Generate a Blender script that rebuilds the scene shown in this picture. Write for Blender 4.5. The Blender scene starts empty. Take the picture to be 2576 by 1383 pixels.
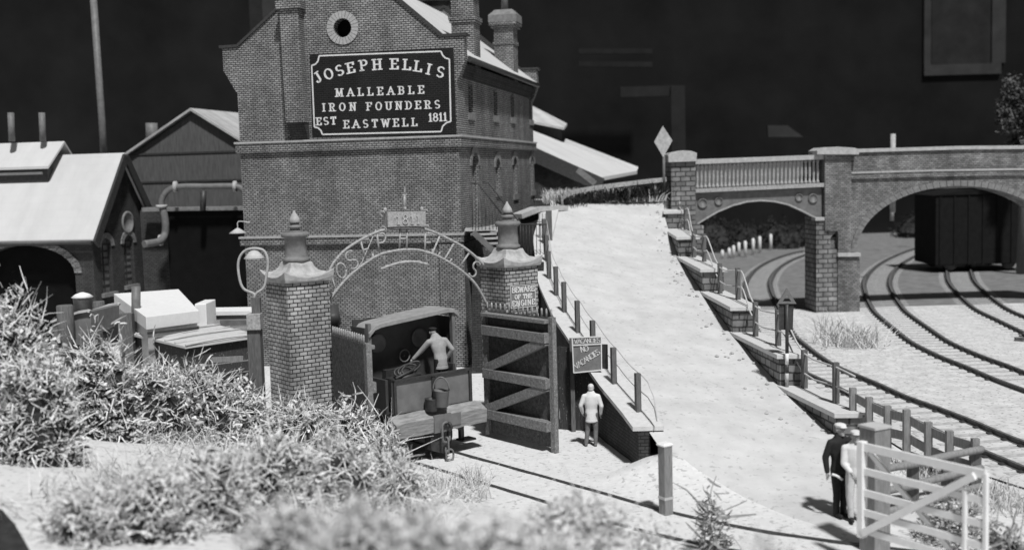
import bpy, bmesh, math, random
from mathutils import Vector, Matrix, noise
rnd = random.Random(7)
R = math.radians
sc = bpy.context.scene
C = sc.collection
# ------------------------------------------------------------------ camera
F = 2900.0                      # focal length in pixels of a 2575 px wide view
CAMZ = 7.7
pit, rol = R(5.24), R(1.6)
R0 = Vector((1, 0, 0)); FW = Vector((0, math.cos(pit), -math.sin(pit))); U0 = R0.cross(FW)
CR = R0 * math.cos(rol) - U0 * math.sin(rol)
CU = U0 * math.cos(rol) + R0 * math.sin(rol)
CAM = Vector((0, 0, CAMZ))
cam = bpy.data.cameras.new('camera'); co = bpy.data.objects.new('camera', cam); C.objects.link(co)
co.matrix_world = Matrix(((CR.x, CU.x, -FW.x, 0), (CR.y, CU.y, -FW.y, 0), (CR.z, CU.z, -FW.z, CAMZ), (0, 0, 0, 1)))
cam.sensor_width = 36; cam.lens = 36 * F / 2575; cam.clip_end = 600; cam.clip_start = .1
cam.dof.use_dof = True; cam.dof.focus_distance = 34; cam.dof.aperture_fstop = .36
sc.camera = co
# ------------------------------------------------------------------ light
EL, AZ = R(58), R(18)
w = bpy.data.worlds.new('World'); sc.world = w; w.use_nodes = True
nt = w.node_tree; nt.nodes.clear()
sky = nt.nodes.new('ShaderNodeTexSky'); sky.sky_type = 'NISHITA'; sky.sun_disc = False
sky.sun_elevation = EL; sky.sun_rotation = math.pi - AZ
bw = nt.nodes.new('ShaderNodeRGBToBW'); bg = nt.nodes.new('ShaderNodeBackground'); bg.inputs[1].default_value = .05
ow = nt.nodes.new('ShaderNodeOutputWorld')
nt.links.new(sky.outputs[0], bw.inputs[0]); nt.links.new(bw.outputs[0], bg.inputs[0]); nt.links.new(bg.outputs[0], ow.inputs[0])
sl = bpy.data.lights.new('sun', 'SUN'); sl.energy = 5.0; sl.angle = R(4)
so = bpy.data.objects.new('sun', sl); C.objects.link(so)
so.rotation_euler = Vector((math.sin(AZ) * math.cos(EL), -math.cos(AZ) * math.cos(EL), math.sin(EL))).to_track_quat('Z', 'Y').to_euler()
sc.view_settings.view_transform = 'Standard'; sc.view_settings.look = 'None'
sc.view_settings.exposure = -.36; sc.view_settings.gamma = 1
sc.render.engine = 'CYCLES'; sc.cycles.use_denoising = True
sc.cycles.max_bounces = 4; sc.cycles.diffuse_bounces = 1
# ------------------------------------------------------------------ measuring helpers (where things stand)
def ray(x, y): return FW * F + CR * (x - 1287.5) - CU * (y - 691.5)
def P(x, y, d):                      # point at distance d along world Y
    r = ray(x, y); return CAM + r * (d / r.y)
def G(x, y, z=0):                    # point at height z
    r = ray(x, y); return CAM + r * ((z - CAMZ) / r.z)
def ONP(x, y, A, B):                 # point on the vertical plane through plan points A, B
    r = ray(x, y); e = (B[0] - A[0], B[1] - A[1]); n = (-e[1], e[0])
    k = (A[0] * n[0] + A[1] * n[1]) / (r.x * n[0] + r.y * n[1]); return CAM + r * k
def crop(x0, y0, s):
    return lambda a, b: ((x0 + a / s) * .9577, (y0 + b / s) * .9577)
c1 = crop(0, 0, 1.9757); c2 = crop(580, 0, 2.7656); c3 = crop(1150, 150, 2.515); c4 = crop(600, 480, 2.66)
c5 = crop(0, 600, 2.7657); c6 = crop(840, 800, 2.7657); c7 = crop(1400, 700, 2.305); c8 = crop(2050, 950, 2.8)
cb = crop(1650, 300, 2.767); ca = crop(2100, 340, 2.470); cr = crop(2050, 750, 2.765); cs = crop(230, 560, 3.143)
ct = crop(1280, 560, 2.386); cp = crop(1650, 500, 2.305); cv = crop(1380, 440, 3.84)
YAW = R(11.2)
class Frame:
    def __init__(s, u, d, yaw=YAW):
        s.O = Vector((u, d)); s.ex = Vector((math.cos(yaw), -math.sin(yaw))); s.ey = Vector((math.sin(yaw), math.cos(yaw)))
    def W(s, t, q, z): p = s.O + s.ex * t + s.ey * q; return Vector((p.x, p.y, z))
    def fac(s, x, y, q=0):           # pixel -> (t, z) on the front plane
        A = s.O + s.ey * q; p = ONP(x, y, A, A + s.ex); return ((Vector((p.x, p.y)) - A).dot(s.ex), p.z)
    def side(s, x, y, t=0):          # pixel -> (q, z) on the side plane
        A = s.O + s.ex * t; p = ONP(x, y, A, A + s.ey); return ((Vector((p.x, p.y)) - A).dot(s.ey), p.z)
def lerp(a, b, t): return a + (b - a) * t
def interp(tab, x):
    if x <= tab[0][0]: return tab[0][1]
    for (a, b), (c, d) in zip(tab, tab[1:]):
        if x <= c: return lerp(b, d, (x - a) / (c - a))
    return tab[-1][1]
def smooth(x): x = max(0, min(1, x)); return x * x * (3 - 2 * x)
def catmull(pts, n=6):
    pts = [Vector(p) for p in pts]; out = []
    ext = [pts[0] * 2 - pts[1]] + pts + [pts[-1] * 2 - pts[-2]]
    for i in range(1, len(ext) - 2):
        a, b, c, d = ext[i - 1:i + 3]
        for k in range(n):
            t = k / n
            out.append(.5 * ((2 * b) + (c - a) * t + (2 * a - 5 * b + 4 * c - d) * t * t + (3 * b - a - 3 * c + d) * t ** 3))
    out.append(pts[-1]); return out
# ------------------------------------------------------------------ materials
def g4(v): return (v, v, v, 1)
def nodes(name, rough=.85, spec=.25, metal=0):
    m = bpy.data.materials.new(name); m.use_nodes = True; n = m.node_tree.nodes; l = m.node_tree.links
    b = n['Principled BSDF']; b.inputs['Roughness'].default_value = rough; b.inputs['Specular IOR Level'].default_value = spec
    b.inputs['Metallic'].default_value = metal
    return m, n, l, b
def add_bump(n, l, b, src, strength, dist):
    bp = n.new('ShaderNodeBump'); bp.inputs['Strength'].default_value = strength; bp.inputs['Distance'].default_value = dist
    l.new(src, bp.inputs['Height']); l.new(bp.outputs[0], b.inputs['Normal'])
def mat(name, v, var=.25, scale=3, rough=.85, bump=.3, bdist=.02, spec=.25, metal=0, spots=None, stretch=None):
    m, n, l, b = nodes(name, rough, spec, metal)
    tc = n.new('ShaderNodeTexCoord'); src = tc.outputs['Object']
    if stretch:
        mp = n.new('ShaderNodeMapping'); mp.inputs['Scale'].default_value = stretch; l.new(src, mp.inputs[0]); src = mp.outputs[0]
    t = n.new('ShaderNodeTexNoise'); t.inputs['Scale'].default_value = scale; t.inputs['Detail'].default_value = 6
    t.inputs['Roughness'].default_value = .65; l.new(src, t.inputs['Vector'])
    cr_ = n.new('ShaderNodeValToRGB'); cr_.color_ramp.elements[0].position = .3; cr_.color_ramp.elements[1].position = .7
    cr_.color_ramp.elements[0].color = g4(v * (1 - var)); cr_.color_ramp.elements[1].color = g4(min(.95, v * (1 + var)))
    l.new(t.outputs[0], cr_.inputs[0]); out = cr_.outputs[0]
    if spots:                        # (scale, threshold, value, amount): small specks of another tone
        t2 = n.new('ShaderNodeTexNoise'); t2.inputs['Scale'].default_value = spots[0]; t2.inputs['Detail'].default_value = 3
        l.new(tc.outputs['Object'], t2.inputs['Vector'])
        r2 = n.new('ShaderNodeValToRGB'); r2.color_ramp.elements[0].position = spots[1]; r2.color_ramp.elements[1].position = spots[1] + .05
        l.new(t2.outputs[0], r2.inputs[0])
        mx = n.new('ShaderNodeMixRGB'); mu = n.new('ShaderNodeMath'); mu.operation = 'MULTIPLY'; mu.inputs[1].default_value = spots[3]
        l.new(r2.outputs[0], mu.inputs[0]); l.new(mu.outputs[0], mx.inputs[0]); l.new(out, mx.inputs[1]); mx.inputs[2].default_value = g4(spots[2])
        out = mx.outputs[0]
    l.new(out, b.inputs['Base Color'])
    if bump: add_bump(n, l, b, t.outputs[0], bump, bdist)
    return m
def brick(name, a, c, mortar, bwid=.19, row=.083, ms=.010, bump=.8, var=.3, offset=.5):
    m, n, l, b = nodes(name, .9, .2)
    uv = n.new('ShaderNodeUVMap'); uv.uv_map = 'UVMap'
    t = n.new('ShaderNodeTexBrick'); t.inputs['Scale'].default_value = 1; t.inputs['Brick Width'].default_value = bwid
    t.inputs['Row Height'].default_value = row; t.inputs['Mortar Size'].default_value = ms; t.inputs['Mortar Smooth'].default_value = .25
    t.offset = offset; t.inputs['Color1'].default_value = g4(a); t.inputs['Color2'].default_value = g4(c); t.inputs['Mortar'].default_value = g4(mortar)
    nz = n.new('ShaderNodeTexNoise'); nz.inputs['Scale'].default_value = .9; nz.inputs['Detail'].default_value = 7; nz.inputs['Roughness'].default_value = .7
    dn = n.new('ShaderNodeTexNoise'); dn.inputs['Scale'].default_value = 9; l.new(uv.outputs[0], dn.inputs['Vector'])
    ad = n.new('ShaderNodeMixRGB'); ad.blend_type = 'ADD'; ad.inputs[0].default_value = row * .22
    l.new(uv.outputs[0], ad.inputs[1]); l.new(dn.outputs['Color'], ad.inputs[2]); l.new(ad.outputs[0], t.inputs['Vector'])
    l.new(uv.outputs[0], nz.inputs['Vector'])
    mr = n.new('ShaderNodeMapRange'); mr.inputs['From Min'].default_value = .3; mr.inputs['From Max'].default_value = .7
    mr.inputs['To Min'].default_value = 1 - var; mr.inputs['To Max'].default_value = 1 + var; l.new(nz.outputs[0], mr.inputs[0])
    mp = n.new('ShaderNodeMapping'); mp.inputs['Scale'].default_value = (1.1, .16, 1); l.new(uv.outputs[0], mp.inputs[0])
    n3 = n.new('ShaderNodeTexNoise'); n3.inputs['Scale'].default_value = 1; n3.inputs['Detail'].default_value = 5; l.new(mp.outputs[0], n3.inputs['Vector'])
    m3 = n.new('ShaderNodeMapRange'); m3.inputs['From Min'].default_value = .32; m3.inputs['From Max'].default_value = .62; m3.inputs['To Min'].default_value = 1 - var * 1.1; m3.inputs['To Max'].default_value = 1 + var * .5
    l.new(n3.outputs[0], m3.inputs[0]); m4 = n.new('ShaderNodeMath'); m4.operation = 'MULTIPLY'; l.new(mr.outputs[0], m4.inputs[0]); l.new(m3.outputs[0], m4.inputs[1]); mr = m4
    mx = n.new('ShaderNodeMixRGB'); mx.blend_type = 'MULTIPLY'; mx.inputs[0].default_value = 1
    l.new(t.outputs[0], mx.inputs[1]); l.new(mr.outputs[0], mx.inputs[2]); l.new(mx.outputs[0], b.inputs['Base Color'])
    inv = n.new('ShaderNodeMath'); inv.operation = 'SUBTRACT'; inv.inputs[0].default_value = 1; l.new(t.outputs['Fac'], inv.inputs[1])
    add_bump(n, l, b, inv.outputs[0], bump, ms * 1.6)
    return m
M = {}
M['brick'] = brick('foundry_brick', .34, .22, .028, ms=.015, bump=1, var=.24)
M['brick_side'] = M['brick']
M['brick_pillar'] = brick('pillar_brick', .48, .30, .035, .23, .11, .014)
M['brick_bridge'] = brick('bridge_brick', .27, .15, .05, .22, .095, .010)
M['brick_dark'] = brick('sooty_brick', .07, .05, .02, .22, .09, .01)
M['stone_wall'] = brick('stone_blocks', .26, .17, .07, .5, .24, .03, bump=1, var=.4)
M['sign_black'] = brick('painted_brick', .016, .012, .05, .19, .083, .006, var=.2)
M['roof'] = brick('pale_slates', .57, .555, .52, .6, .34, .006, bump=.1, var=.05)
M['roof2'] = brick('weathered_slates', .48, .44, .38, .5, .32, .01, bump=.3, var=.2)
M['stone'] = mat('pale_stone', .42, .2, 6, bump=.4)
M['voussoir'] = mat('voussoir_stone', .40, .2, 8)
M['stone_dark'] = mat('grey_stone', .2, .3, 5, bump=.4)
M['cap'] = mat('cast_cap_stone', .42, .3, 5, bump=.5)
M['iron_grey'] = mat('grey_painted_iron', .16, .25, 4, rough=.5, bump=.1)
M['iron'] = mat('dark_iron', .045, .4, 9, rough=.5, bump=.2, spec=.4)
M['iron_dusty'] = mat('dusty_iron', .36, .4, 14, rough=.8, bump=.5)
M['rust'] = mat('rusty_rail_steel', .12, .4, 12, rough=.7, bump=.2)
M['white'] = mat('white_paint', .8, .06, 6, rough=.6, bump=.1)
M['cream'] = mat('pale_paint', .5, .12, 5, bump=.15)
M['slab'] = mat('frosted_slab', .6, .1, 7, bump=.4, spots=(9, .68, .3, .7))
M['ground'] = mat('pale_gravel', .67, .1, 6, bump=.3, bdist=.02, spots=(8, .6, .3, .6))
M['road'] = mat('pale_road_gravel', .57, .13, 1.0, bump=.25, bdist=.02, spots=(6.5, .62, .34, .55))
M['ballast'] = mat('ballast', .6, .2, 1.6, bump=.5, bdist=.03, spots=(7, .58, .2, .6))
M['ballast_far'] = mat('painted_dim_ballast', .19, .3, 1.2, bump=.4, spots=(3, .6, .1, .5))  # darker tone paints the light falling off beyond the bridge
M['glint_glass'] = mat('painted_glint_glass', .3, .95, 22, rough=.3, bump=.3, spots=(24, .52, .95, .9))  # bright specks are glints painted into the porthole glass
M['soot'] = mat('soot_black_paint', .012, .3, 3, bump=0, spec=.1)
M['sleeper'] = mat('ballasted_sleeper', .44, .3, 6, bump=.3)
M['dark'] = mat('black_interior', .008, .2, 2, bump=0, spec=.05)
M['glass'] = mat('sooty_glass', .02, .4, 3, rough=.4, bump=0, spec=.2)
M['glass_pale'] = mat('grimy_pale_glass', .16, .3, 4, rough=.4, bump=0)
M['wood'] = mat('weathered_timber', .13, .35, 7, bump=.6, stretch=(4, 4, .6))
M['wood_dark'] = mat('dark_timber', .05, .45, 8, bump=.6, stretch=(5, 5, .6), spots=(22, .66, .4, .7))
M['wood_grey'] = mat('grey_timber', .24, .3, 6, bump=.5, stretch=(4, 4, .6))
M['beam'] = mat('worn_beam_timber', .27, .35, 3, bump=.8, stretch=(1, 1, 7))
M['gatewood'] = mat('gate_timber', .2, .4, 12, bump=.6, spots=(26, .64, .6, .7))
M['gateboard'] = mat('gate_boards', .09, .5, 10, bump=.5, spots=(30, .66, .5, .6))
M['loco'] = mat('dark_loco_paint', .06, .2, 4, rough=.5, bump=.1, spec=.3)
M['loco_mid'] = mat('grey_loco_plate', .17, .2, 3, rough=.55, bump=.15)
M['loco_roof'] = mat('dusty_cab_roof', .3, .2, 5)
M['sheet'] = mat('corrugated_sheet', .10, .3, 2, bump=.3, stretch=(6, 6, .8))
M['bushlight'] = mat('pale_lichen', .78, .42, 2.6, rough=.9, bump=.2)
M['bushgrey'] = mat('grey_lichen', .3, .5, 5, rough=.9, bump=.2)
M['bushdark'] = mat('painted_shade', .035, .5, 5, rough=.95, bump=.4)  # near-black that puts the shade between bush clumps into the colour
M['leafgrey'] = mat('sooty_leaves', .1, .5, 4, bump=.2)
M['leafdark'] = mat('dark_leaves', .03, .6, 2, rough=.9, bump=.2)
M['straw'] = mat('dry_straw', .62, .25, 9, rough=.9, bump=0)
M['skin'] = mat('skin', .36, .1, 12, rough=.6, bump=.1)
M['cloth_mid'] = mat('grey_jacket_cloth', .34, .15, 8, rough=.75)
M['cloth_dark'] = mat('dark_cloth', .022, .3, 8, rough=.8)
M['cloth_white'] = mat('white_shirt_cloth', .7, .08, 8)
M['cloth_grey'] = mat('grey_trouser_cloth', .16, .3, 8)
M['cloth_pale'] = mat('pale_trouser_cloth', .6, .15, 8)
M['hair'] = mat('dark_hair', .03, .3, 20)
M['sign_grey'] = mat('grey_sign_paint', .2, .15, 9, bump=.15)
M['letter'] = mat('worn_white_letter_paint', .72, .15, 14, rough=.7, bump=.2, spots=(18, .66, .15, .7))
M['hall_dim'] = mat('dim_brown_paint', .021, .25, .5, bump=0, spec=0)
M['hall'] = mat('black_hall_curtain', .014, .3, .12, bump=0, spec=0)
M['hall_grey'] = mat('dim_grey_paint', .026, .25, .5, bump=0, spec=0)
M['hall_pale'] = mat('dim_pale_paint', .042, .25, .5, bump=0, spec=0)
# ------------------------------------------------------------------ mesh builder
class MB:
    def __init__(s): s.v = []; s.f = []; s.m = []; s.sm = []
    def add(s, vs, fs, mi=0, sm=False):
        o = len(s.v); s.v += [Vector(v) for v in vs]
        for f in fs: s.f.append([o + i for i in f]); s.m.append(mi); s.sm.append(sm)
        return s
    def obox(s, c, a, b, e, mi=0):   # centre and three half vectors
        c, a, b, e = Vector(c), Vector(a), Vector(b), Vector(e)
        vs = [c + a * i + b * j + e * k for k in (-1, 1) for j in (-1, 1) for i in (-1, 1)]
        return s.add(vs, [(0, 1, 3, 2), (4, 6, 7, 5), (0, 4, 5, 1), (2, 3, 7, 6), (0, 2, 6, 4), (1, 5, 7, 3)], mi)
    def box(s, x0, x1, y0, y1, z0, z1, mi=0):
        return s.obox(((x0 + x1) / 2, (y0 + y1) / 2, (z0 + z1) / 2), ((x1 - x0) / 2, 0, 0), (0, (y1 - y0) / 2, 0), (0, 0, (z1 - z0) / 2), mi)
    def fbox(s, fr, t0, t1, q0, q1, z0, z1, mi=0):
        return s.obox(fr.W((t0 + t1) / 2, (q0 + q1) / 2, (z0 + z1) / 2), (fr.ex * ((t1 - t0) / 2)).to_3d(), (fr.ey * ((q1 - q0) / 2)).to_3d(), (0, 0, (z1 - z0) / 2), mi)
    def prism(s, poly, vec, mi=0):
        n = len(poly); vec = Vector(vec); vs = [Vector(p) for p in poly] + [Vector(p) + vec for p in poly]
        return s.add(vs, [tuple(range(n)), tuple(range(2 * n - 1, n - 1, -1))] + [(i, (i + 1) % n, n + (i + 1) % n, n + i) for i in range(n)], mi)
    def tube(s, pts, r, n=6, mi=0, sm=True):
        pts = [Vector(p) for p in pts]; k = len(pts); rs = r if isinstance(r, (list, tuple)) else [r] * k
        vs = []; up = None
        for i, p in enumerate(pts):
            d = (pts[min(i + 1, k - 1)] - pts[max(i - 1, 0)])
            if d.length < 1e-9: d = Vector((0, 0, 1))
            d.normalize()
            if up is None: up = d.orthogonal().normalized()
            up = (up - d * up.dot(d)); up = up.normalized() if up.length > 1e-6 else d.orthogonal().normalized()
            sd = d.cross(up)
            for j in range(n):
                a = 2 * math.pi * j / n; vs.append(p + (up * math.cos(a) + sd * math.sin(a)) * rs[i])
        fs = [(i * n + j, i * n + (j + 1) % n, (i + 1) * n + (j + 1) % n, (i + 1) * n + j) for i in range(k - 1) for j in range(n)]
        s.add(vs, fs, mi, sm); o = len(s.v) - len(vs)
        s.f += [[o + j for j in range(n)], [o + (k - 1) * n + j for j in range(n - 1, -1, -1)]]; s.m += [mi, mi]; s.sm += [False, False]
        return s
    def bar(s, p, q, wd, h, mi=0, up=(0, 0, 1)):
        p, q = Vector(p), Vector(q); d = q - p; L = d.length; d.normalize(); up = Vector(up)
        sd = d.cross(up); sd = sd.normalized() if sd.length > 1e-6 else Vector((1, 0, 0)); u2 = sd.cross(d).normalized()
        return s.obox((p + q) / 2, d * L / 2, sd * wd / 2, u2 * h / 2, mi)
    def lathe(s, prof, c, n=20, mi=0, sm=True, axis=None):
        c = Vector(c); vs = []
        ax = Vector(axis).normalized() if axis else Vector((0, 0, 1)); a1 = ax.orthogonal().normalized(); a2 = ax.cross(a1)
        for r, z in prof:
            for j in range(n):
                a = 2 * math.pi * j / n; vs.append(c + a1 * (r * math.cos(a)) + a2 * (r * math.sin(a)) + ax * z)
        k = len(prof)
        fs = [(i * n + j, i * n + (j + 1) % n, (i + 1) * n + (j + 1) % n, (i + 1) * n + j) for i in range(k - 1) for j in range(n)]
        fs += [tuple(range(n - 1, -1, -1)), tuple(range((k - 1) * n, k * n))]
        return s.add(vs, fs, mi, sm)
    def sqlathe(s, prof, c, rot, n_side=6, mi=0, flare=0):   # square section; flare lifts the corners
        c = Vector(c); vs = []; per = 4 * n_side
        for r, z, lift in prof:
            for j in range(per):
                sidei, k = divmod(j, n_side); a = -1 + 2 * k / n_side
                x, y = [(a, -1), (1, a), (-a, 1), (-1, -a)][sidei]
                cr2 = abs(a) ** 2.2
                vs.append(c + Vector((r * (x * math.cos(rot) - y * math.sin(rot)), r * (x * math.sin(rot) + y * math.cos(rot)), z + lift * cr2)))
        k = len(prof)
        fs = [(i * per + j, i * per + (j + 1) % per, (i + 1) * per + (j + 1) % per, (i + 1) * per + j) for i in range(k - 1) for j in range(per)]
        fs += [tuple(range(per - 1, -1, -1)), tuple(range((k - 1) * per, k * per))]
        return s.add(vs, fs, mi)
    def build(s, name, mats, parent=None, bevel=0, label=None, fix=True):
        me = bpy.data.meshes.new(name); loc = parent_loc(parent) if parent else Vector((0, 0, 0))
        if not parent and s.v:
            loc = Vector((sum(v.x for v in s.v) / len(s.v), sum(v.y for v in s.v) / len(s.v), min(v.z for v in s.v)))
        me.from_pydata([v - loc for v in s.v], [], s.f)
        if not isinstance(mats, (list, tuple)): mats = [mats]
        for m_ in mats: me.materials.append(M[m_] if isinstance(m_, str) else m_)
        me.polygons.foreach_set('material_index', s.m); me.polygons.foreach_set('use_smooth', s.sm)
        if fix:
            bm = bmesh.new(); bm.from_mesh(me); bmesh.ops.recalc_face_normals(bm, faces=bm.faces); bm.to_mesh(me); bm.free()
            uvl = me.uv_layers.new(name='UVMap'); dat = uvl.data
            for p in me.polygons:
                n = p.normal; flat = abs(n.z) > .93
                h = Vector((-n.y, n.x)); h = h.normalized() if h.length > 1e-5 else Vector((1, 0))
                if h.x < 0 or (abs(h.x) < 1e-4 and h.y < 0): h = -h
                for li in p.loop_indices:
                    q = me.vertices[me.loops[li].vertex_index].co + loc
                    dat[li].uv = (q.x, q.y) if flat else (q.x * h.x + q.y * h.y + 200, q.z + 50)
        o = bpy.data.objects.new(name, me); C.objects.link(o)
        if parent: o.parent = parent
        else: o.location = loc
        if bevel:
            b = o.modifiers.new('bevel', 'BEVEL'); b.width = bevel; b.segments = 2; b.limit_method = 'ANGLE'
        if label: o['label'] = label
        return o
ORG = {}
def parent_loc(p):
    return ORG[p.name]
def thing(name, label, cat, loc, group=None):
    o = bpy.data.objects.new(name, None); C.objects.link(o); o.location = loc; o.empty_display_size = .3
    o['label'] = label; o['category'] = cat; ORG[o.name] = Vector(loc)
    if group: o['group'] = group
    return o
def regpart(o, loc): ORG[o.name] = Vector(loc); return o       # a part that has sub-parts (its own location is zero in its thing)
def part(mb, name, m, parent, bevel=0, label=None):
    o = mb.build(name, m, parent, bevel, label); ORG[o.name] = parent_loc(parent); return o
def tag(o, label, cat, group=None, kind=None):
    if label: o['label'] = label
    if cat: o['category'] = cat
    if group: o['group'] = group
    if kind: o['kind'] = kind
    return o
def struct(o, kind='structure'): o['kind'] = kind; return o
def wallholes(mb, fr, axis, at, a0, a1, z0, z1, th, holes, mi=0, inner=None, flip=1):
    """wall face in frame fr. axis 't': front face at q=at, runs along t; axis 'q': face at t=at, runs along q. th = inward depth."""
    def W(a, dpt, z):
        return fr.W(a, at + dpt * flip, z) if axis == 't' else fr.W(at - dpt * flip, a, z)
    xs = sorted(set([a0, a1] + [h[0] for h in holes] + [h[1] for h in holes]))
    zs = sorted(set([z0, z1] + [h[2] for h in holes] + [h[3] for h in holes]))
    for xa, xb in zip(xs, xs[1:]):
        for za, zb in zip(zs, zs[1:]):
            cx, cz = (xa + xb) / 2, (za + zb) / 2
            if any(h[0] < cx < h[1] and h[2] < cz < h[3] for h in holes): continue
            mb.add([W(xa, 0, za), W(xb, 0, za), W(xb, 0, zb), W(xa, 0, zb)], [(0, 1, 2, 3)], mi)
    for h in holes:
        ha, hb, hz0, hz1 = h[:4]; rise = h[4] if len(h) > 4 else 0
        hs = hz1 - rise; mid = (ha + hb) / 2; r = (hb - ha) / 2
        arc = [(mid - r * math.cos(math.pi * k / 14), hs + rise * math.sin(math.pi * k / 14)) for k in range(15)] if rise else [(ha, hz1), (hb, hz1)]
        loop = [(ha, hz0)] + arc + [(hb, hz0)]
        for (xa, za), (xb, zb) in zip(loop, loop[1:] + loop[:1]):
            mb.add([W(xa, 0, za), W(xb, 0, zb), W(xb, th, zb), W(xa, th, za)], [(0, 1, 2, 3)], mi)
        if rise:
            L = [(ha, hz1)] + [p for p in arc[:8]]; Rr = [(hb, hz1)] + [p for p in arc[14:6:-1]]
            for pl in (L, Rr):
                k = len(pl); 
                for i in range(1, k - 1):
                    mb.add([W(*(pl[0][0], 0, pl[0][1])), W(pl[i][0], 0, pl[i][1]), W(pl[i + 1][0], 0, pl[i + 1][1])], [(0, 1, 2)], mi)
# ------------------------------------------------------------------ stroke alphabet
def arc(cx, cy, rx, ry, a0, a1, n=10): return [(cx + rx * math.cos(R(a0 + (a1 - a0) * i / n)), cy + ry * math.sin(R(a0 + (a1 - a0) * i / n))) for i in range(n + 1)]
GL = {
 'A': (.8, [[(0, 0), (.4, 1), (.8, 0)], [(.16, .36), (.64, .36)]], [(0, 0), (.8, 0)]),
 'B': (.7, [[(.12, 0), (.12, 1)], [(.12, 1), (.4, 1)] + arc(.4, .76, .24, .24, 90, -90) + [(.12, .52)], [(.4, .52)] + arc(.42, .26, .26, .26, 90, -90) + [(.12, 0)]], [(.08, 0), (.08, 1)]),
 'C': (.75, [arc(.4, .5, .36, .5, 45, 315, 16)], []),
 'D': (.75, [[(.12, 0), (.12, 1)], [(.12, 1), (.3, 1)] + arc(.3, .5, .42, .5, 90, -90) + [(.12, 0)]], [(.08, 0), (.08, 1)]),
 'E': (.68, [[(.12, 0), (.12, 1)], [(.12, 1), (.64, 1), (.64, .8)], [(.12, .52), (.5, .52)], [(.12, 0), (.66, 0), (.66, .22)]], [(.08, 0), (.08, 1)]),
 'F': (.66, [[(.12, 0), (.12, 1)], [(.12, 1), (.64, 1), (.64, .8)], [(.12, .52), (.5, .52)]], [(.12, 0), (.08, 1)]),
 'G': (.78, [arc(.4, .5, .36, .5, 45, 350, 16), [(.48, .45), (.76, .45), (.76, .1)]], []),
 'H': (.8, [[(.12, 0), (.12, 1)], [(.68, 0), (.68, 1)], [(.12, .52), (.68, .52)]], [(.12, 0), (.12, 1), (.68, 0), (.68, 1)]),
 'I': (.3, [[(.15, 0), (.15, 1)]], [(.15, 0), (.15, 1)]),
 'J': (.55, [[(.42, 1), (.42, .2)] + arc(.24, .2, .18, .2, 0, -170)], [(.42, 1)]),
 'K': (.75, [[(.12, 0), (.12, 1)], [(.65, 1), (.14, .45)], [(.3, .6), (.7, 0)]], [(.12, 0), (.12, 1)]),
 'L': (.66, [[(.12, 1), (.12, 0), (.64, 0), (.64, .22)]], [(.12, 1), (.08, 0)]),
 'M': (.95, [[(.1, 0), (.14, 1), (.47, .1), (.8, 1), (.85, 0)]], [(.1, 0), (.85, 0), (.1, 1), (.85, 1)]),
 'N': (.8, [[(.12, 0), (.12, 1), (.68, 0), (.68, 1)]], [(.12, 0), (.68, 1), (.1, 1)]),
 'O': (.8, [arc(.4, .5, .36, .5, 0, 360, 20)], []),
 'P': (.68, [[(.12, 0), (.12, 1)], [(.12, 1), (.38, 1)] + arc(.38, .74, .26, .26, 90, -90) + [(.12, .48)]], [(.12, 0), (.08, 1)]),
 'R': (.74, [[(.12, 0), (.12, 1)], [(.12, 1), (.38, 1)] + arc(.38, .75, .25, .25, 90, -90) + [(.12, .5)], [(.36, .5), (.68, 0)]], [(.12, 0), (.08, 1), (.68, 0)]),
 'S': (.66, [arc(.34, .74, .27, .26, 40, 270, 12) + arc(.34, .24, .28, .24, 90, -140, 12)], []),
 'T': (.74, [[(.37, 0), (.37, 1)], [(.04, .8), (.04, 1), (.7, 1), (.7, .8)]], [(.37, 0)]),
 'U': (.8, [[(.12, 1), (.12, .28)] + arc(.4, .28, .28, .28, 180, 360) + [(.68, 1)]], [(.12, 1), (.68, 1)]),
 'V': (.8, [[(.05, 1), (.4, 0), (.75, 1)]], [(.05, 1), (.75, 1)]),
 'W': (1.05, [[(.05, 1), (.28, 0), (.52, .9), (.76, 0), (1.0, 1)]], [(.05, 1), (1.0, 1)]),
 '1': (.42, [[(.08, .8), (.22, 1), (.22, 0)]], [(.22, 0)]),
 '8': (.64, [arc(.32, .75, .22, .24, 0, 360, 14), arc(.32, .26, .27, .26, 0, 360, 14)], []),
}
def glyph(mb, ch, O, ex, ey, h, wd, th, serif=True, wx=1.0, tubes=False, mi=0):
    """one letter: O lower-left corner, ex/ey unit vectors, h height, wd stroke width"""
    O, ex, ey = Vector(O), Vector(ex), Vector(ey); nrm = ex.cross(ey)   # faces the reader
    gw, strokes, ser = GL[ch]; lay = 0
    def pt(a, b): return O + ex * (a * h * wx) + ey * (b * h)
    for st in strokes:
        if tubes: mb.tube([pt(*p) for p in st], wd / 2, 5, mi); continue
        n = len(st)
        for i in range(n - 1):
            p, q = pt(*st[i]), pt(*st[i + 1]); d = (q - p).normalized(); e = d.cross(nrm)
            horiz = abs(d.dot(ex)); ww = wd * (1 - .45 * horiz)
            off = nrm * (.0015 * (lay % 7)); lay += 1
            a, b = p - d * wd * .3, q + d * wd * .3
            mb.prism([a + e * ww / 2 + off, b + e * ww / 2 + off, b - e * ww / 2 + off, a - e * ww / 2 + off], nrm * th, mi)
    if serif and not tubes:
        for s_ in ser:
            p = pt(*s_); off = nrm * (.0015 * (lay % 7)); lay += 1
            a, b = p - ex * wd * 1.15, p + ex * wd * 1.15; e = ey * wd * .28
            mb.prism([a + e + off, b + e + off, b - e + off, a - e + off], nrm * th, mi)
def text_width(s, h, sp, wx=1.0): return sum((GL[c][0] if c != ' ' else .5) * h * wx + sp for c in s) - sp
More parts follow.
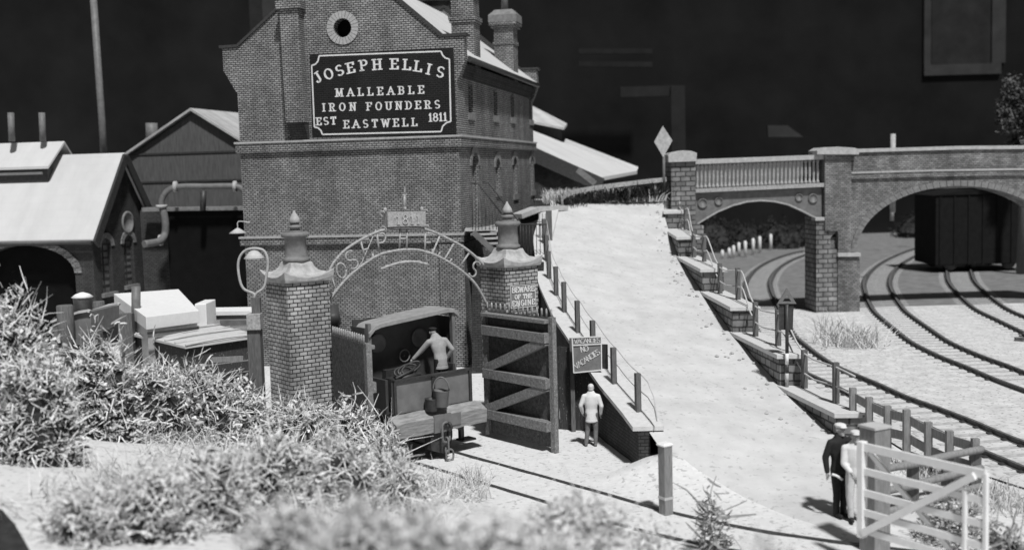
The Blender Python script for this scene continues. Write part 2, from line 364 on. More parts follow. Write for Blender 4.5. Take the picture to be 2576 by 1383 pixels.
def text(mb, s, A, B, up, h, wd, th, serif=True, wx=1.0, mi=0):
    """letters spread evenly so the word fills the line A-B"""
    A, B = Vector(A), Vector(B); ex = (B - A).normalized(); L = (B - A).length; up = Vector(up); up = (up - ex * up.dot(ex)).normalized()
    base = sum((GL[c][0] if c != ' ' else .5) * h * wx for c in s); sp = (L - base) / max(1, len(s) - 1); x = 0
    for c in s:
        if c != ' ': glyph(mb, c, A + ex * x, ex, up, h, wd, th, serif, wx, mi=mi)
        x += (GL[c][0] if c != ' ' else .5) * h * wx + sp
# ------------------------------------------------------------------ terrain
RL = [(22, 7.2), (25.5, 5.2), (28.3, 3.5), (29.9, 3.2), (31.9, 2.75), (37.9, 1.75), (42, 1.35), (48.5, 1.35), (54, 1.9), (58, 2.0)]      # left road edge
RR = [(22, 9.4), (29.4, 8.3), (33.2, 7.7), (37.8, 7.23), (42.6, 7.05), (48.6, 7.04), (54.9, 7.35), (58, 7.7)]                # right road edge
ZR = [(24, 0), (29, .45), (33.2, 1.15), (37.8, 2.05), (42.6, 2.9), (48.6, 3.75), (52, 4.4), (55, 5.2), (58, 6.0), (64, 6.1)]
def zl(d): return min(max(0, (d - 24) * .19) * smooth((d - 23.5) / 6), 6.05)
def roadz(u, d):
    a, b = interp(RL, d), interp(RR, d); t = max(0, min(1, (u - a) / (b - a))); return lerp(zl(d), interp(ZR, d), smooth(t))
def bank_s(u, d): return (u + 3.05) * -.765 + (d - 30.5) * -.645
def H(u, d):
    s = bank_s(u, d) - 1.3; z = 0
    if s > 0:
        far = smooth((36 - d) / 5)
        z = 3.3 * (1 - math.exp(-.42 * s / 3.3)) * far
        z += .12 * noise.noise(Vector((u * .5, d * .5, 3))) * min(1, s)
    if 22.5 < d < 29.2 and s < 0:
        a, b = interp(RL, d), interp(RR, d); rz = roadz(u, d)
        k = 0 if a <= u <= b else (a - u if u < a else u - b)
        z = max(z, rz * math.exp(-(k / 1.25) ** 2) - .03) if d < 28.3 or u > b else z
    return z + .02 * noise.noise(Vector((u * 1.3, d * 1.3, 0)))
def grid_mesh(name, us, ds, hf, m):
    mb = MB(); nu = len(us)
    mb.add([(u, d, hf(u, d)) for d in ds for u in us], [(j * nu + i, j * nu + i + 1, (j + 1) * nu + i + 1, (j + 1) * nu + i) for j in range(len(ds) - 1) for i in range(nu - 1)], 0, True)
    return mb.build(name, m)
def steps(a, b, n): return [a + (b - a) * i / n for i in range(n + 1)]
us = steps(-160, -30, 10)[:-1] + steps(-30, 30, 150) + steps(30, 160, 10)[1:]
ds = steps(-40, 4, 6)[:-1] + steps(4, 44, 110) + steps(44, 70, 14)[1:] + steps(70, 121, 6)[1:]
struct(grid_mesh('ground', us, ds, H, 'ground'))
def HIT(x, y):
    r = ray(x, y).normalized(); t = 5
    while t < 200:
        p = CAM + r * t
        if p.z <= H(p.x, p.y): return p
        t += .05
    return p
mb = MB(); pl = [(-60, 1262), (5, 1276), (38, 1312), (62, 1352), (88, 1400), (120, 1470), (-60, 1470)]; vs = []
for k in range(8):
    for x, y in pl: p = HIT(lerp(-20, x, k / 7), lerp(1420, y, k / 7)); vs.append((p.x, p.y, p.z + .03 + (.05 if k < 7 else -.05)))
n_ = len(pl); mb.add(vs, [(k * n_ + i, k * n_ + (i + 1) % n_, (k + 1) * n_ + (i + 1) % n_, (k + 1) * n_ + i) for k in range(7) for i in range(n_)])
struct(mb.build('edge_void_patch', 'bushdark'))  # added dark sheet standing in for the void past the baseboard edge
# road sheet
mb = MB(); dd = steps(23.2, 64, 60); nn = 14
for d in dd:
    a, b = interp(RL, d), interp(RR, d)
    for i in range(nn + 1):
        u = lerp(a, b, i / nn); mb.v.append(Vector((u, d, roadz(u, d) + .03 + .03 * noise.noise(Vector((u, d, 9))) - (.16 if (d < 28.6 and i == 0) or (d < 29.3 and i == nn) or d < 23.5 else 0))))
for j in range(len(dd) - 1):
    for i in range(nn): k = j * (nn + 1) + i; mb.f.append([k, k + 1, k + nn + 2, k + nn + 1]); mb.m.append(0); mb.sm.append(True)
struct(mb.build('road', 'road'))
# the railway's ballast bed, a sheet laid on the ground on the right
mb = MB(); mb.add([(8.9, 58, .05), (10.2, 30, .05), (14, 20, .05), (40, 20, .05), (75, 60, .05), (75, 118, .05), (8, 118, .05)], [tuple(range(7))])
struct(mb.build('track_bed', 'ballast'))
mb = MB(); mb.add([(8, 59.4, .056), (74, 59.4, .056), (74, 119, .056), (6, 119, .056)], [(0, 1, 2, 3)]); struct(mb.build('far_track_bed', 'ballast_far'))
# dark hall behind the model landscape
mb = MB(); mb.box(-170, 170, 120, 121, -1, 70); struct(mb.build('hall_wall', 'hall'))
# upper level ground behind the road
def plate(name, poly, z0, z1, m):
    mb = MB(); mb.prism([(x, y, z0) for x, y in poly], (0, 0, z1 - z0)); return struct(mb.build(name, m))
plate('upper_ground', [(2.0, 56.6), (7.9, 57.6), (7.9, 64), (4.2, 76), (-1.5, 76), (2.0, 64)], .1, 5.93, 'ballast')
# ------------------------------------------------------------------ foundry building
FB = Frame(-1.93, 45.0)
Wd = -FB.fac(615, 600)[0]; Dp = 16.8; EZ = 12.15
b0 = thing('foundry_building', 'tall brick foundry with painted name panel and white roof', 'building', FB.W(-Wd / 2, Dp / 2, 0))
zc2 = FB.fac(880, 350)[1]; zc1 = FB.fac(880, 592)[1]
KN = .55; ztop = FB.fac(1123, 93)[1]; apex = 16.3; tm = -Wd / 2
def gable(q, th):
    prof = [(-Wd, 0), (-Wd, 11.0), (-Wd - .3, 11.5), (-Wd - KN, 11.95), (-Wd - KN, ztop), (-Wd + .1, ztop + .02), (tm, apex), (-.55, ztop + .02), (.35, ztop), (.35, 11.9), (.18, 11.45), (0, 11.1), (0, 0)]
    return [FB.W(t, q, z) for t, z in prof], (FB.ey * th).to_3d()
# round window hole is made by rings of the front wall
cw = FB.fac(*c2(885, 205)); rw = 118 / 2.7656 * .9577 / F * 46
prof, vec = gable(0, .45)
mb = MB()
hole = [FB.W(cw[0] + .37 * math.cos(a), 0, cw[1] + .37 * math.sin(a)) for a in [2 * math.pi * k / 24 for k in range(24)]]
# split the gable in a left and a right half so that the hole is cut cleanly
pr = [(-Wd, 0), (-Wd, 11.0), (-Wd - .3, 11.5), (-Wd - KN, 11.95), (-Wd - KN, ztop), (-Wd + .1, ztop + .02), (tm, apex), (-.55, ztop + .02), (.35, ztop), (.35, 11.9), (.18, 11.45), (0, 11.1), (0, 0)]
def topz(t):
    return apex - (apex - ztop) * abs(t - tm) / (tm + Wd - .1) if t < tm else apex - (apex - ztop) * (t - tm) / (-.55 - tm)
cx_, cz_ = cw
left = [(-Wd, 0), (-Wd, 11.0), (-Wd - .3, 11.5), (-Wd - KN, 11.95), (-Wd - KN, ztop), (-Wd + .1, ztop + .02)] + ([(tm, apex)] if tm < cx_ else []) + [(cx_, topz(cx_))] + \
    [(cx_ - .37 * math.sin(math.pi * k / 12), cz_ + .37 * math.cos(math.pi * k / 12)) for k in range(13)] + [(cx_, 0)]
right = [(cx_, 0)] + [(cx_ + .37 * math.sin(math.pi * k / 12), cz_ - .37 * math.cos(math.pi * k / 12)) for k in range(13)] + [(cx_, topz(cx_))] + \
    ([(tm, apex)] if tm > cx_ else []) + [(-.55, ztop + .02), (.35, ztop), (.35, 11.9), (.18, 11.45), (0, 11.1), (0, 0)]
for pl in (left, right): mb.prism([FB.W(t, 0, z) for t, z in pl], vec)
part(mb, 'front_wall', 'brick', b0)
mb = MB(); mb.prism([FB.W(t, Dp - .45, z) for t, z in pr], (FB.ey * .45).to_3d()); part(mb, 'rear_wall', 'brick', b0)
mb = MB(); mb.fbox(FB, cx_ - .5, cx_ + .5, .5, .55, cz_ - .5, cz_ + .5); part(mb, 'window_void', 'dark', b0)
# voussoir ring of the round window
mb = MB(); N = 24
for k in range(N):
    a0, a1 = 2 * math.pi * (k + .06) / N, 2 * math.pi * (k + .94) / N
    ring = [(cx_ + r * math.cos(a), -.05, cz_ + r * math.sin(a)) for r, a in ((.37, a0), (rw, a0), (rw, a1), (.37, a1))]
    mb.prism([FB.W(t, q, z) for t, q, z in ring], (FB.ey * .08).to_3d())
part(mb, 'round_window', 'voussoir', b0)
# side walls
def sidewin(x, ytop, ybot, wq, rise=.0):
    q, z1 = FB.side(*c3(x, ytop)); _, z0 = FB.side(*c3(x, ybot)); return (q - wq / 2, q + wq / 2, z0, z1, rise)
up = [sidewin(212, 168, 370, .85, .15), sidewin(378, 208, 388, .85, .15), sidewin(489, 235, 400, .85, .15), sidewin(611, 262, 415, .85, .15)]
lo = [sidewin(242, 630, 1120, 1.25, .55), sidewin(393, 670, 880, .95, .4), sidewin(506, 660, 905, .95, .4), sidewin(620, 658, 880, .95, .4)]
mb = MB(); wallholes(mb, FB, 'q', 0, .45, Dp - .45, 0, EZ - .2, .3, up + lo)
mb.add([FB.W(-Wd, .45, 0), FB.W(-Wd, Dp - .45, 0), FB.W(-Wd, Dp - .45, EZ - .2), FB.W(-Wd, .45, EZ - .2)], [(0, 1, 2, 3)])
part(mb, 'side_wall', 'brick', b0)
for i, h in enumerate(up + lo):
    nm = 'window' if i != 4 else 'door'
    mb = MB(); mb.fbox(FB, -.34, -.24, h[0], h[1], h[2], h[3]); wo = part(mb, nm, 'glass' if nm == 'window' else 'wood', b0)
    if nm == 'window':
        mb = MB()
        mb.fbox(FB, -.24, -.20, (h[0] + h[1]) / 2 - .03, (h[0] + h[1]) / 2 + .03, h[2], h[3])
        for k in (1, 2, 3): z = lerp(h[2], h[3], k / 4); mb.fbox(FB, -.238, -.205, h[0], h[1], z - .02, z + .02)
        part(mb, 'glazing_bar', 'iron_grey', wo)
        mb = MB(); mb.fbox(FB, -.2, .06, h[0] - .12, h[1] + .12, h[2] - .28, h[2] - .003); part(mb, 'window_sill', 'stone_dark', b0)
    else:
        mb = MB()
        for k in range(5): a = lerp(h[0] + .1, h[1] - .1, k / 4); mb.fbox(FB, -.24, -.22, a - .02, a + .02, h[2], h[3] - .6)
        part(mb, 'door_board', 'wood_grey', wo)
    # arched head of pale stone round the opening
    if i >= 4:
        mb = MB(); mid = (h[0] + h[1]) / 2; r = (h[1] - h[0]) / 2; hs = h[3] - h[4]
        for k in range(9):
            a0, a1 = math.pi * (k + .05) / 9, math.pi * (k + .95) / 9
            mb.prism([FB.W(0, mid - rr * math.cos(a), hs + rz * math.sin(a)) for rr, rz, a in ((r, h[4], a0), (r + .28, h[4] + .3, a0), (r + .28, h[4] + .3, a1), (r, h[4], a1))], (FB.ex * .04).to_3d())
        part(mb, 'window_arch', 'stone_dark', b0)
# corner pilaster strip + string courses
mb = MB()
for z, hh in ((zc2, .42), (zc1, .34)):
    for q0, q1, t0, t1 in ((-.14, .0, -Wd - .14, .14), (0.0, Dp + .1, 0, .14)):
        mb.fbox(FB, t0, t1, q0, q1, z - hh, z - .06)
part(mb, 'string_course', 'brick', b0)
mb = MB()
for z in (zc2, zc1):
    mb.fbox(FB, -Wd - .18, .18, -.18, .0, z - .058, z + .02); mb.fbox(FB, 0.0, .18, .002, Dp + .1, z - .058, z + .018)
part(mb, 'string_course_ledge', 'voussoir', b0)
mb = MB(); mb.fbox(FB, -.9, .1, -.1, .0, 0, zc1 - .4); mb.fbox(FB, 0, .1, 0, .9, 0, zc1 - .4); mb.fbox(FB, -Wd - .1, .16, -.16, -.1, 0, .9)
part(mb, 'plinth', 'brick', b0)
# roof
mb = MB()
for sgn in (1, -1):
    te = .35 if sgn > 0 else -Wd - .35
    a, b = FB.W(te, .45, EZ), FB.W(tm, .45, apex - .35); L = (FB.ey * (Dp - .9)).to_3d()
    mb.prism([a, b, b - Vector((0, 0, .15)), a - Vector((0, 0, .15))], L)
part(mb, 'roof', 'roof', b0)
for q in (-.06, Dp - .52):
    mb = MB()
    for pa, pb in (((-Wd - KN - .12, ztop + .05), (-Wd + .1, ztop + .06)), ((-Wd + .1, ztop + .06), (tm, apex + .05)), ((tm, apex + .05), (-.55, ztop + .06)), ((-.55, ztop + .06), (.45, ztop + .05))):
        a, b = FB.W(pa[0], q + .28, pa[1]), FB.W(pb[0], q + .28, pb[1]); mb.bar(a, b, .58, .1)
    part(mb, 'gable_coping', 'iron', b0)
mb = MB(); mb.fbox(FB, .0, .22, .46, Dp - .46, EZ - .55, EZ - .3); mb.fbox(FB, .0, .12, .46, Dp - .46, EZ - .8, EZ - .553); part(mb, 'cornice', 'brick_dark', b0)
mb = MB(); mb.tube([FB.W(.42, .5, EZ - .15), FB.W(.42, Dp - .5, EZ - .15)], .12, 8); part(mb, 'gutter', 'iron', b0)
# chimney breast on the front
t0, zb = FB.fac(*c2(472, 895), q=-.55); t1, _ = FB.fac(*c2(605, 890), q=-.55); tt0, ztp = FB.fac(*c2(425, 70), q=-.55); tt1, _ = FB.fac(*c2(560, 70), q=-.55)
mb = MB()
mb.add([FB.W(t0, -.55, zb), FB.W(t1, -.55, zb), FB.W(tt1, -.55, ztp), FB.W(tt0, -.55, ztp), FB.W(t0, .0, zb), FB.W(t1, .0, zb), FB.W(tt1, .0, ztp), FB.W(tt0, 0, ztp)],
       [(0, 1, 2, 3), (4, 7, 6, 5), (0, 3, 7, 4), (1, 5, 6, 2), (3, 2, 6, 7), (0, 4, 5, 1)])
part(mb, 'chimney_breast', 'brick', b0)
mb = MB(); mb.fbox(FB, tt0 - .12, tt1 + .12, -.67, .2, ztp, ztp + .3); mb.fbox(FB, tt0, tt1, -.55, .2, ztp + .3, 17.5); part(mb, 'chimney_stack', 'brick', b0)
mb = MB(); mb.add([FB.W(t0 + .02, -.53, zb - .002), FB.W(t1 - .02, -.53, zb - .002), FB.W(t1 + .0, -.003, zb - .95), FB.W(t0 + .1, -.003, zb - .95), FB.W(t0 + .02, -.003, zb - .002), FB.W(t1 - .02, -.003, zb - .002)],
       [(0, 1, 2, 3), (0, 3, 4), (1, 5, 2), (0, 4, 5, 1), (4, 3, 2, 5)])
part(mb, 'chimney_corbel', 'brick_dark', b0)
# roof chimneys
def chim(q, t, wd, wq, ztop_, bands, pot):
    mb = MB(); mb.fbox(FB, t - wd, t, q, q + wq, EZ - .6, ztop_)
    for z, e in bands: mb.fbox(FB, t - wd - e, t + e, q - e, q + wq + e, z, z + .16)
    o = part(mb, 'chimney', 'brick', b0)
    if pot:
        c = FB.W(t - wd / 2, q + wq / 2, ztop_ + .05); mb = MB()
        mb.sqlathe([(wd / 2 + .22, 0, 0), (wd / 2 + .22, .35, 0), (wd / 2 - .05, .62, 0)], c, -YAW); part(mb, 'chimney_cap', 'stone_dark', o)
        mb = MB(); mb.lathe([(.17, .6), (.15, 2.2)], c, 10); part(mb, 'chimney_pot', 'iron_grey', o)
chim(3.1, .05, .95, 1.1, 15.0, [(14.9, .12), (13.75, .07), (13.85, .1)], False)
chim(11.6, .05, .95, 1.1, 14.7, [(14.5, .12), (14.62, .2), (13.7, .05)], True)
# name panel painted on the wall
def fp(a, b, q=-.012): t, z = FB.fac(*c2(a, b)); return FB.W(t, q, z)
mb = MB(); mb.prism([fp(646, 395), fp(1690, 352), fp(1712, 985), fp(664, 1000)], (FB.ey * .009).to_3d()); pn = part(mb, 'name_panel', 'sign_black', b0)
bp = [(715, 408), (1598, 375), (1612, 405), (1632, 425), (1660, 432), (1670, 884), (1640, 892), (1612, 918), (1600, 957), (738, 978), (728, 950), (706, 930), (680, 925), (660, 478), (686, 470), (706, 448), (715, 408)]
mb = MB()
for i in range(len(bp) - 1): mb.bar(fp(*bp[i], -.014 - .002 * (i % 2)), fp(*bp[i + 1], -.014 - .002 * (i % 2)), .01, .055)
part(mb, 'panel_border', 'letter', pn)
LP = [('J', 720, 595, -30), ('O', 797, 572, -22), ('S', 873, 548, -15), ('E', 950, 530, -9), ('P', 1042, 512, -5), ('H', 1137, 507, -1), ('E', 1262, 503, 2), ('L', 1352, 508, 5), ('L', 1430, 520, 10), ('I', 1503, 540, 15), ('S', 1585, 560, 20)]
FN = Vector((0, 0, 1)); EX3 = FB.ex.to_3d()
mb = MB()
for ch, x, y, ang in LP:
    c = fp(x, y, -.014); a = R(-ang); ex = EX3 * math.cos(a) + FN * math.sin(a); ey = -EX3 * math.sin(a) + FN * math.cos(a)
    h = .38; mb2 = mb; glyph(mb2, ch, c - ex * GL[ch][0] * h * .55, ex, ey, h, .085, .012, wx=1.1)
part(mb, 'sign_lettering', 'letter', pn)
for s_, x0, y0, x1, y1, h in (('MALLEABLE', 838, 703, 1475, 680, .29), ('IRON', 742, 810, 980, 803, .29), ('FOUNDERS', 1062, 803, 1590, 787, .29), ('EST', 698, 910, 838, 903, .28), ('EASTWELL', 897, 932, 1425, 915, .29), ('1811', 1512, 884, 1642, 878, .30)):
    mb = MB(); text(mb, s_, fp(x0, y0, -.014), fp(x1, y1, -.014), (0, 0, 1), h, .062, .012); part(mb, 'sign_lettering', 'letter', pn)
# lamp bracket on the left edge of the building
mb = MB(); c = P(598, 583, 45.5); mb.lathe([(.02, .16), (.12, .1), (.34, -.04), (.33, -.06), (.1, .06)], c, 16); mb.tube(catmull([c + Vector((0, 0, .15)), c + Vector((.05, 0, .4)), c + Vector((.5, 0, .35))]), .02)
part(mb, 'wall_lamp', 'cream', b0)
# ------------------------------------------------------------------ iron stair beside the foundry
st = thing('iron_staircase', 'black iron stair with railings on the side of the tall foundry', 'staircase', (0, 46, 0))
A_, B_ = (-1.2, 44.6), (3, 44.6)
def s3(a, b, k=0): return ONP(*c3(a, b), (A_[0], A_[1] + k), (B_[0], B_[1] + k))
mb = MB(); hr1 = [s3(*p, 1.2) for p in ((290, 826), (330, 826), (440, 970), (550, 1105), (720, 1105))]; mb.tube(hr1, .03, 6); part(mb, 'handrail', 'iron', st)
mb = MB(); hr2 = [s3(*p) for p in ((215, 832), (268, 840), (345, 938), (420, 1035))]; mb.tube(hr2, .03, 6); part(mb, 'handrail', 'iron', st)
def ylin(pts, x):
    return interp(pts, x)
for x in (226, 246, 266, 288, 312, 336, 360, 384, 406):
    mb = MB(); y0 = ylin([(215, 832), (268, 840), (345, 938), (420, 1035)], x); mb.tube([s3(x, y0), s3(x + 3, 1140)], .018, 4); part(mb, 'baluster', 'iron', st)
for x in (470, 500, 545, 562, 582, 604, 626, 650, 674, 698):
    mb = MB(); y0 = ylin([(290, 826), (330, 826), (440, 970), (550, 1105), (720, 1105)], x); mb.tube([s3(x, y0, 1.2), s3(x + 2, 1310, 1.2)], .018, 4); part(mb, 'baluster', 'iron', st)
for i, (x, y) in enumerate(((270, 1140), (310, 1168), (345, 1196), (378, 1228), (408, 1262))):
    mb = MB(); c = s3(x, y); mb.box(c.x - .55, c.x + .45, c.y, c.y + 1.3, c.z - .05, c.z + .03); part(mb, 'tread', 'stone', st)
mb = MB(); mb.bar(s3(232, 1155), s3(400, 1310), .06, .22); part(mb, 'stringer', 'iron_grey', st)
mb = MB(); c = s3(235, 1145); 
mb.fbox(FB, .02, 1.5, .4, 3.2, c.z - .12, c.z - .06); part(mb, 'landing', 'stone', st)
# dark brick wall carrying the stair
mb = MB(); mb.prism([P(1187, 700, 43.4), P(1204, 660, 43.4), P(1368, 660, 43.4), P(1368, 1000, 43.4), P(1187, 1000, 43.4)], (0, .35, 0))
tag(mb.build('stair_wall', 'brick_dark'), 'dark brick wall under the iron stair behind the right gate pillar', 'wall')
# ------------------------------------------------------------------ gate pillars
PROT = R(37.8)
def pillar(x, y, s, label):
    t = thing('gate_pillar', label, 'gate pillar', (x, y, 0), 'brick gate pillars')
    c = Vector((x, y, 0))
    mb = MB(); mb.sqlathe([(s / 2, 0, 0), (s / 2, 4.85, 0)], c, PROT, 1); part(mb, 'shaft', 'brick_pillar', t)
    mb = MB(); mb.sqlathe([(s / 2 + .07, 4.85, .02), (s / 2 + .1, 4.89, .1), (s / 2 + .12, 4.99, .2), (s / 2 - .03, 5.02, .09), (.44, 5.14, .0), (.36, 5.24, 0), (.31, 5.37, 0)], c, PROT, 8); part(mb, 'cap', 'cap', t, .012)
    mb = MB(); mb.lathe([(.31, 5.37), (.36, 5.4), (.36, 5.46), (.31, 5.5), (.30, 5.52), (.29, 6.02), (.37, 6.05), (.38, 6.12), (.34, 6.17), (.2, 6.18)], c, 24); part(mb, 'drum', 'stone_dark', t)
    mb = MB(); mb.lathe([(.2, 6.17), (.21, 6.2), (.13, 6.22), (.13, 6.27), (.19, 6.29), (.19, 6.34), (.12, 6.37), (.12, 6.42)], c, 14); part(mb, 'neck', 'stone_dark', t)
    mb = MB(); mb.lathe([(.1, 6.42), (.17, 6.44), (.13, 6.55), (.05, 6.68), (.035, 6.7), (.035, 6.74), (.0, 6.76)], c, 14); part(mb, 'finial', 'cap', t)
    return t
PL, PR = (-5.82, 31.1), (-.09, 34.0)
pL = pillar(*PL, 1.25, 'nearer brick gate pillar rising from the bushes left of the locomotive')
pR = pillar(*PR, 1.21, 'brick gate pillar with the beware sign on its face')
# ------------------------------------------------------------------ wrought arch over the gateway
AA, AB = (PL[0] + .5, PL[1] + .1), (PR[0] - .65, PR[1] - .15)
def ap(a, b): return ONP(*c4(a, b), AA, AB)
ar = thing('gateway_arch', 'iron arch with scroll letters and a dated box between the gate pillars', 'arch', (-3, 32.5, 0))
out_ = catmull([ap(*p) for p in ((703, 615), (745, 545), (820, 465), (930, 395), (1050, 340), (1150, 318), (1290, 314), (1400, 332), (1520, 385), (1640, 450), (1740, 530), (1812, 605))])
inn_ = catmull([ap(*p) for p in ((690, 850), (740, 770), (830, 665), (930, 580), (1050, 505), (1150, 478), (1235, 468), (1330, 472), (1430, 500), (1530, 550), (1640, 625), (1730, 715), (1805, 848))])
for pts in (out_, inn_): mb = MB(); mb.tube(pts, .042, 6); part(mb, 'arch_rod', 'iron_dusty', ar)
mb = MB(); mb.tube([ap(1030, 325), ap(930, 560), ap(860, 640), ap(700, 840)], .018, 5); part(mb, 'tie_rod', 'iron_dusty', ar)
mb = MB(); mb.tube(catmull([ap(1060, 605), ap(1130, 578), ap(1220, 556), ap(1320, 555), ap(1402, 575)]), [.02] + [.045] * 23 + [.02], 6); mb.tube([ap(1085, 480), ap(1090, 590)], .014, 4); mb.tube([ap(1380, 490), ap(1382, 570)], .014, 4); part(mb, 'hanging_bar', 'iron_dusty', ar)
EXA = Vector((AB[0] - AA[0], AB[1] - AA[1], 0)).normalized()
for ch, bx, by, tx, ty, wf in (('J', 735, 770, 695, 640, 1), ('O', 800, 665, 775, 560, .9), ('S', 880, 600, 840, 485, 1), ('E', 980, 535, 945, 395, .8), ('P', 1075, 480, 1060, 350, .9), ('H', 1220, 462, 1222, 322, .7), ('E', 1392, 490, 1398, 350, .8), ('L', 1440, 500, 1495, 372, .7), ('L', 1525, 540, 1590, 430, .7), ('I', 1620, 580, 1680, 490, 1), ('S', 1690, 650, 1745, 560, .9)):
    B_, T_ = ap(bx, by), ap(tx, ty); ey = (T_ - B_); h = ey.length * (.98 if ch != 'S' else 1.05); ey.normalize(); nrm = Vector((EXA.y, -EXA.x, 0)); ex = ey.cross(nrm).normalized()
    if ex.dot(EXA) < 0: ex = -ex
    mb = MB(); glyph(mb, ch, B_ - ex * GL[ch][0] * h * .5 * wf, ex, ey, h, .062, .02, False, wf, tubes=True); part(mb, 'scroll_letter', 'iron_dusty', ar)
bo = MB(); q = [ap(1095, 205), ap(1360, 200), ap(1362, 300), ap(1100, 308)]; dv = Vector((-EXA.y, EXA.x, 0)) * .28
bo.prism([p - dv / 2 for p in q], dv); box = part(bo, 'date_box', 'iron_dusty', ar)
mb = MB(); front = [p - dv / 2 for p in q]
text(mb, '1811', front[3].lerp(front[2], .22) + Vector((0, 0, .07)) - dv * .01, front[3].lerp(front[2], .84) + Vector((0, 0, .07)) - dv * .01, (0, 0, 1), .26, .04, .02); part(mb, 'date_lettering', 'cap', box)
mb = MB()
for a, b in ((1095, 190), (1230, 180), (1350, 185)): c = ap(a, b); mb.lathe([(.02, -.1), (.05, -.02), (.05, .04), (.0, .08)], c, 8)
mb.tube([ap(1228, 190), ap(1230, 80)], [.05, .03], 6); mb.tube([ap(1231, 85), ap(1232, 30)], [.03, .006], 6); mb.tube([ap(1213, 88), ap(1248, 84)], .025, 6)
for a, b in ((1075, 215), (1375, 205), (1080, 322), (1385, 312)): mb.tube([ap(a, b) + Vector((.07 * math.cos(k), 0, .07 * math.sin(k))) for k in (0, 1, 2, 3, 4, 5)], .022, 5)
part(mb, 'finial', 'iron_dusty', ar)
# ------------------------------------------------------------------ lamp post
lp = thing('street_lamp', 'lamp with pale shade hung in an iron loop beside the left pillar', 'street lamp', P(637, 1100, 29.9).xy.to_3d())
mb = MB(); p = P(640, 820, 29.9); b = lp.location
mb.box(p.x - .17, p.x + .17, p.y - .17, p.y + .17, .5, p.z); part(mb, 'post', 'wood', lp, .01)
a0, a1 = P(643, 827, 29.9), P(643, 787, 29.9); mb = MB(); mb.box(a0.x - .18, a0.x + .18, a0.y - .24, a0.y + .12, a0.z, a1.z); part(mb, 'junction_box', 'iron_dusty', lp, .01)
mb = MB(); a0, a1 = P(646, 790, 29.9), P(648, 748, 29.9); mb.box(a0.x - .11, a0.x + .11, a0.y - .1, a0.y + .1, a0.z, a1.z); part(mb, 'upper_post', 'wood', lp)
mb = MB(); mb.tube(catmull([P(*cs(*p), 29.9) for p in ((1375, 700), (1372, 665), (1285, 620), (1250, 520), (1245, 400), (1285, 320), (1365, 290), (1455, 310), (1488, 400), (1478, 500), (1455, 610), (1395, 660), (1375, 700))]), .035, 7); part(mb, 'lamp_loop', 'stone', lp)
c = P(*cs(1375, 350), 29.9); mb = MB(); mb.lathe([(.03, .14), (.1, .12), (.27, -.06), (.26, -.08), (.08, .06)], c, 20); part(mb, 'lamp_shade', 'cream', lp)
mb = MB(); mb.lathe([(.02, -.1), (.05, -.06), (.04, .02)], c, 10); mb.tube([c + Vector((0, 0, .1)), P(*cs(1372, 290), 29.9)], .015, 4); part(mb, 'bulb', 'cream', lp)
# ------------------------------------------------------------------ entrance gates
def gate_leaf(A, B, z0, z1, label, full):
    A, B = Vector((*A, 0)), Vector((*B, 0)); e = (B - A).normalized(); L = (B - A).length; n = Vector((e.y, -e.x, 0))
    if n.y > 0 and full: n = -n
    if not full: n = n if n.x > 0 else -n; n = -n if False else n
    t = thing('entrance_gate', label, 'gate', (A.x, A.y, 0), 'timber entrance gates')
    def W(a, z, k=0): return A + e * a + n * k + Vector((0, 0, z))
    mb = MB(); mb.prism([W(.02, z0), W(L - .02, z0), W(L - .02, z1), W(.02, z1)], -n * .06); part(mb, 'boarding', 'gateboard', t)
    hh = z1 - z0
    mb = MB(); mb.bar(W(L + .03, z0 - .12, .03), W(L + .03, z1 + .03, .03), .17, .14, up=n); part(mb, 'stile', 'gatewood', t)
    mb = MB(); mb.bar(W(.08, z0 - .05, .04), W(.08, z1, .04), .14, .12, up=n); part(mb, 'stile', 'gatewood', t)
    rails = [.975, .85, .50, .17] if full else [.97, .66]
    for f in rails:
        z = z0 + hh * f; mb = MB(); mb.bar(W(.12, z, .13), W(L - .03, z, .13), .26, .27 if f < .9 else .1); part(mb, 'rail', 'gatewood', t, .01)
    if full:
        for fa, fb in ((.53, .83), (.20, .48)):
            mb = MB(); mb.bar(W(.16, z0 + hh * fa, .13), W(L - .1, z0 + hh * fb, .13), .22, .26); part(mb, 'brace', 'gatewood', t)
    for k in range(15):
        a = lerp(.1, L - .05, k / 14); mb = MB(); mb.tube([W(a, z1, -.03), W(a, z1 + .2, -.03), W(a, z1 + .24, -.03)], [.03, .03, .015], 5); part(mb, 'spike', 'iron_dusty', t)
    return t
gate_leaf((-.82, 33.0), (1.04, 30.8), .12, 3.68, 'open cross-braced timber gate leaf standing right of the locomotive', True)
gate_leaf((-4.85, 30.7), (-3.72, 28.7), .1, 3.42, 'half hidden timber gate leaf between left pillar and locomotive', False)
# ------------------------------------------------------------------ board fence and its notice
bf = thing('board_fence', 'dark board fence with ivy between the open gate and the ramp wall', 'fence', (1.8, 33.4, 0))
fa, fb_ = Vector((1.1, 33.7, 0)), Vector((2.72, 33.0, 0))
for k in range(8):
    a, b = fa.lerp(fb_, k / 8), fa.lerp(fb_, (k + .96) / 8); hz = (2.45 if k < 3 else 2.62) + rnd.uniform(-.05, .05)
    n = Vector((-.4, -.92, 0)).normalized() * rnd.uniform(0, .03)
    mb = MB(); mb.prism([a + n, b + n, b + n + Vector((0, 0, hz)), a + n + Vector((0, 0, hz))], (0, .05, 0)); part(mb, 'board', 'wood_dark', bf)
mb = MB(); mb.box(1.62, 1.74, 33.2, 33.36, 0, 2.75); part(mb, 'post', 'wood', bf)
vs = thing('notice_board', 'framed notice reading vacancies, no vacancies, on the dark board fence', 'sign', P(1475, 930, 32.8))
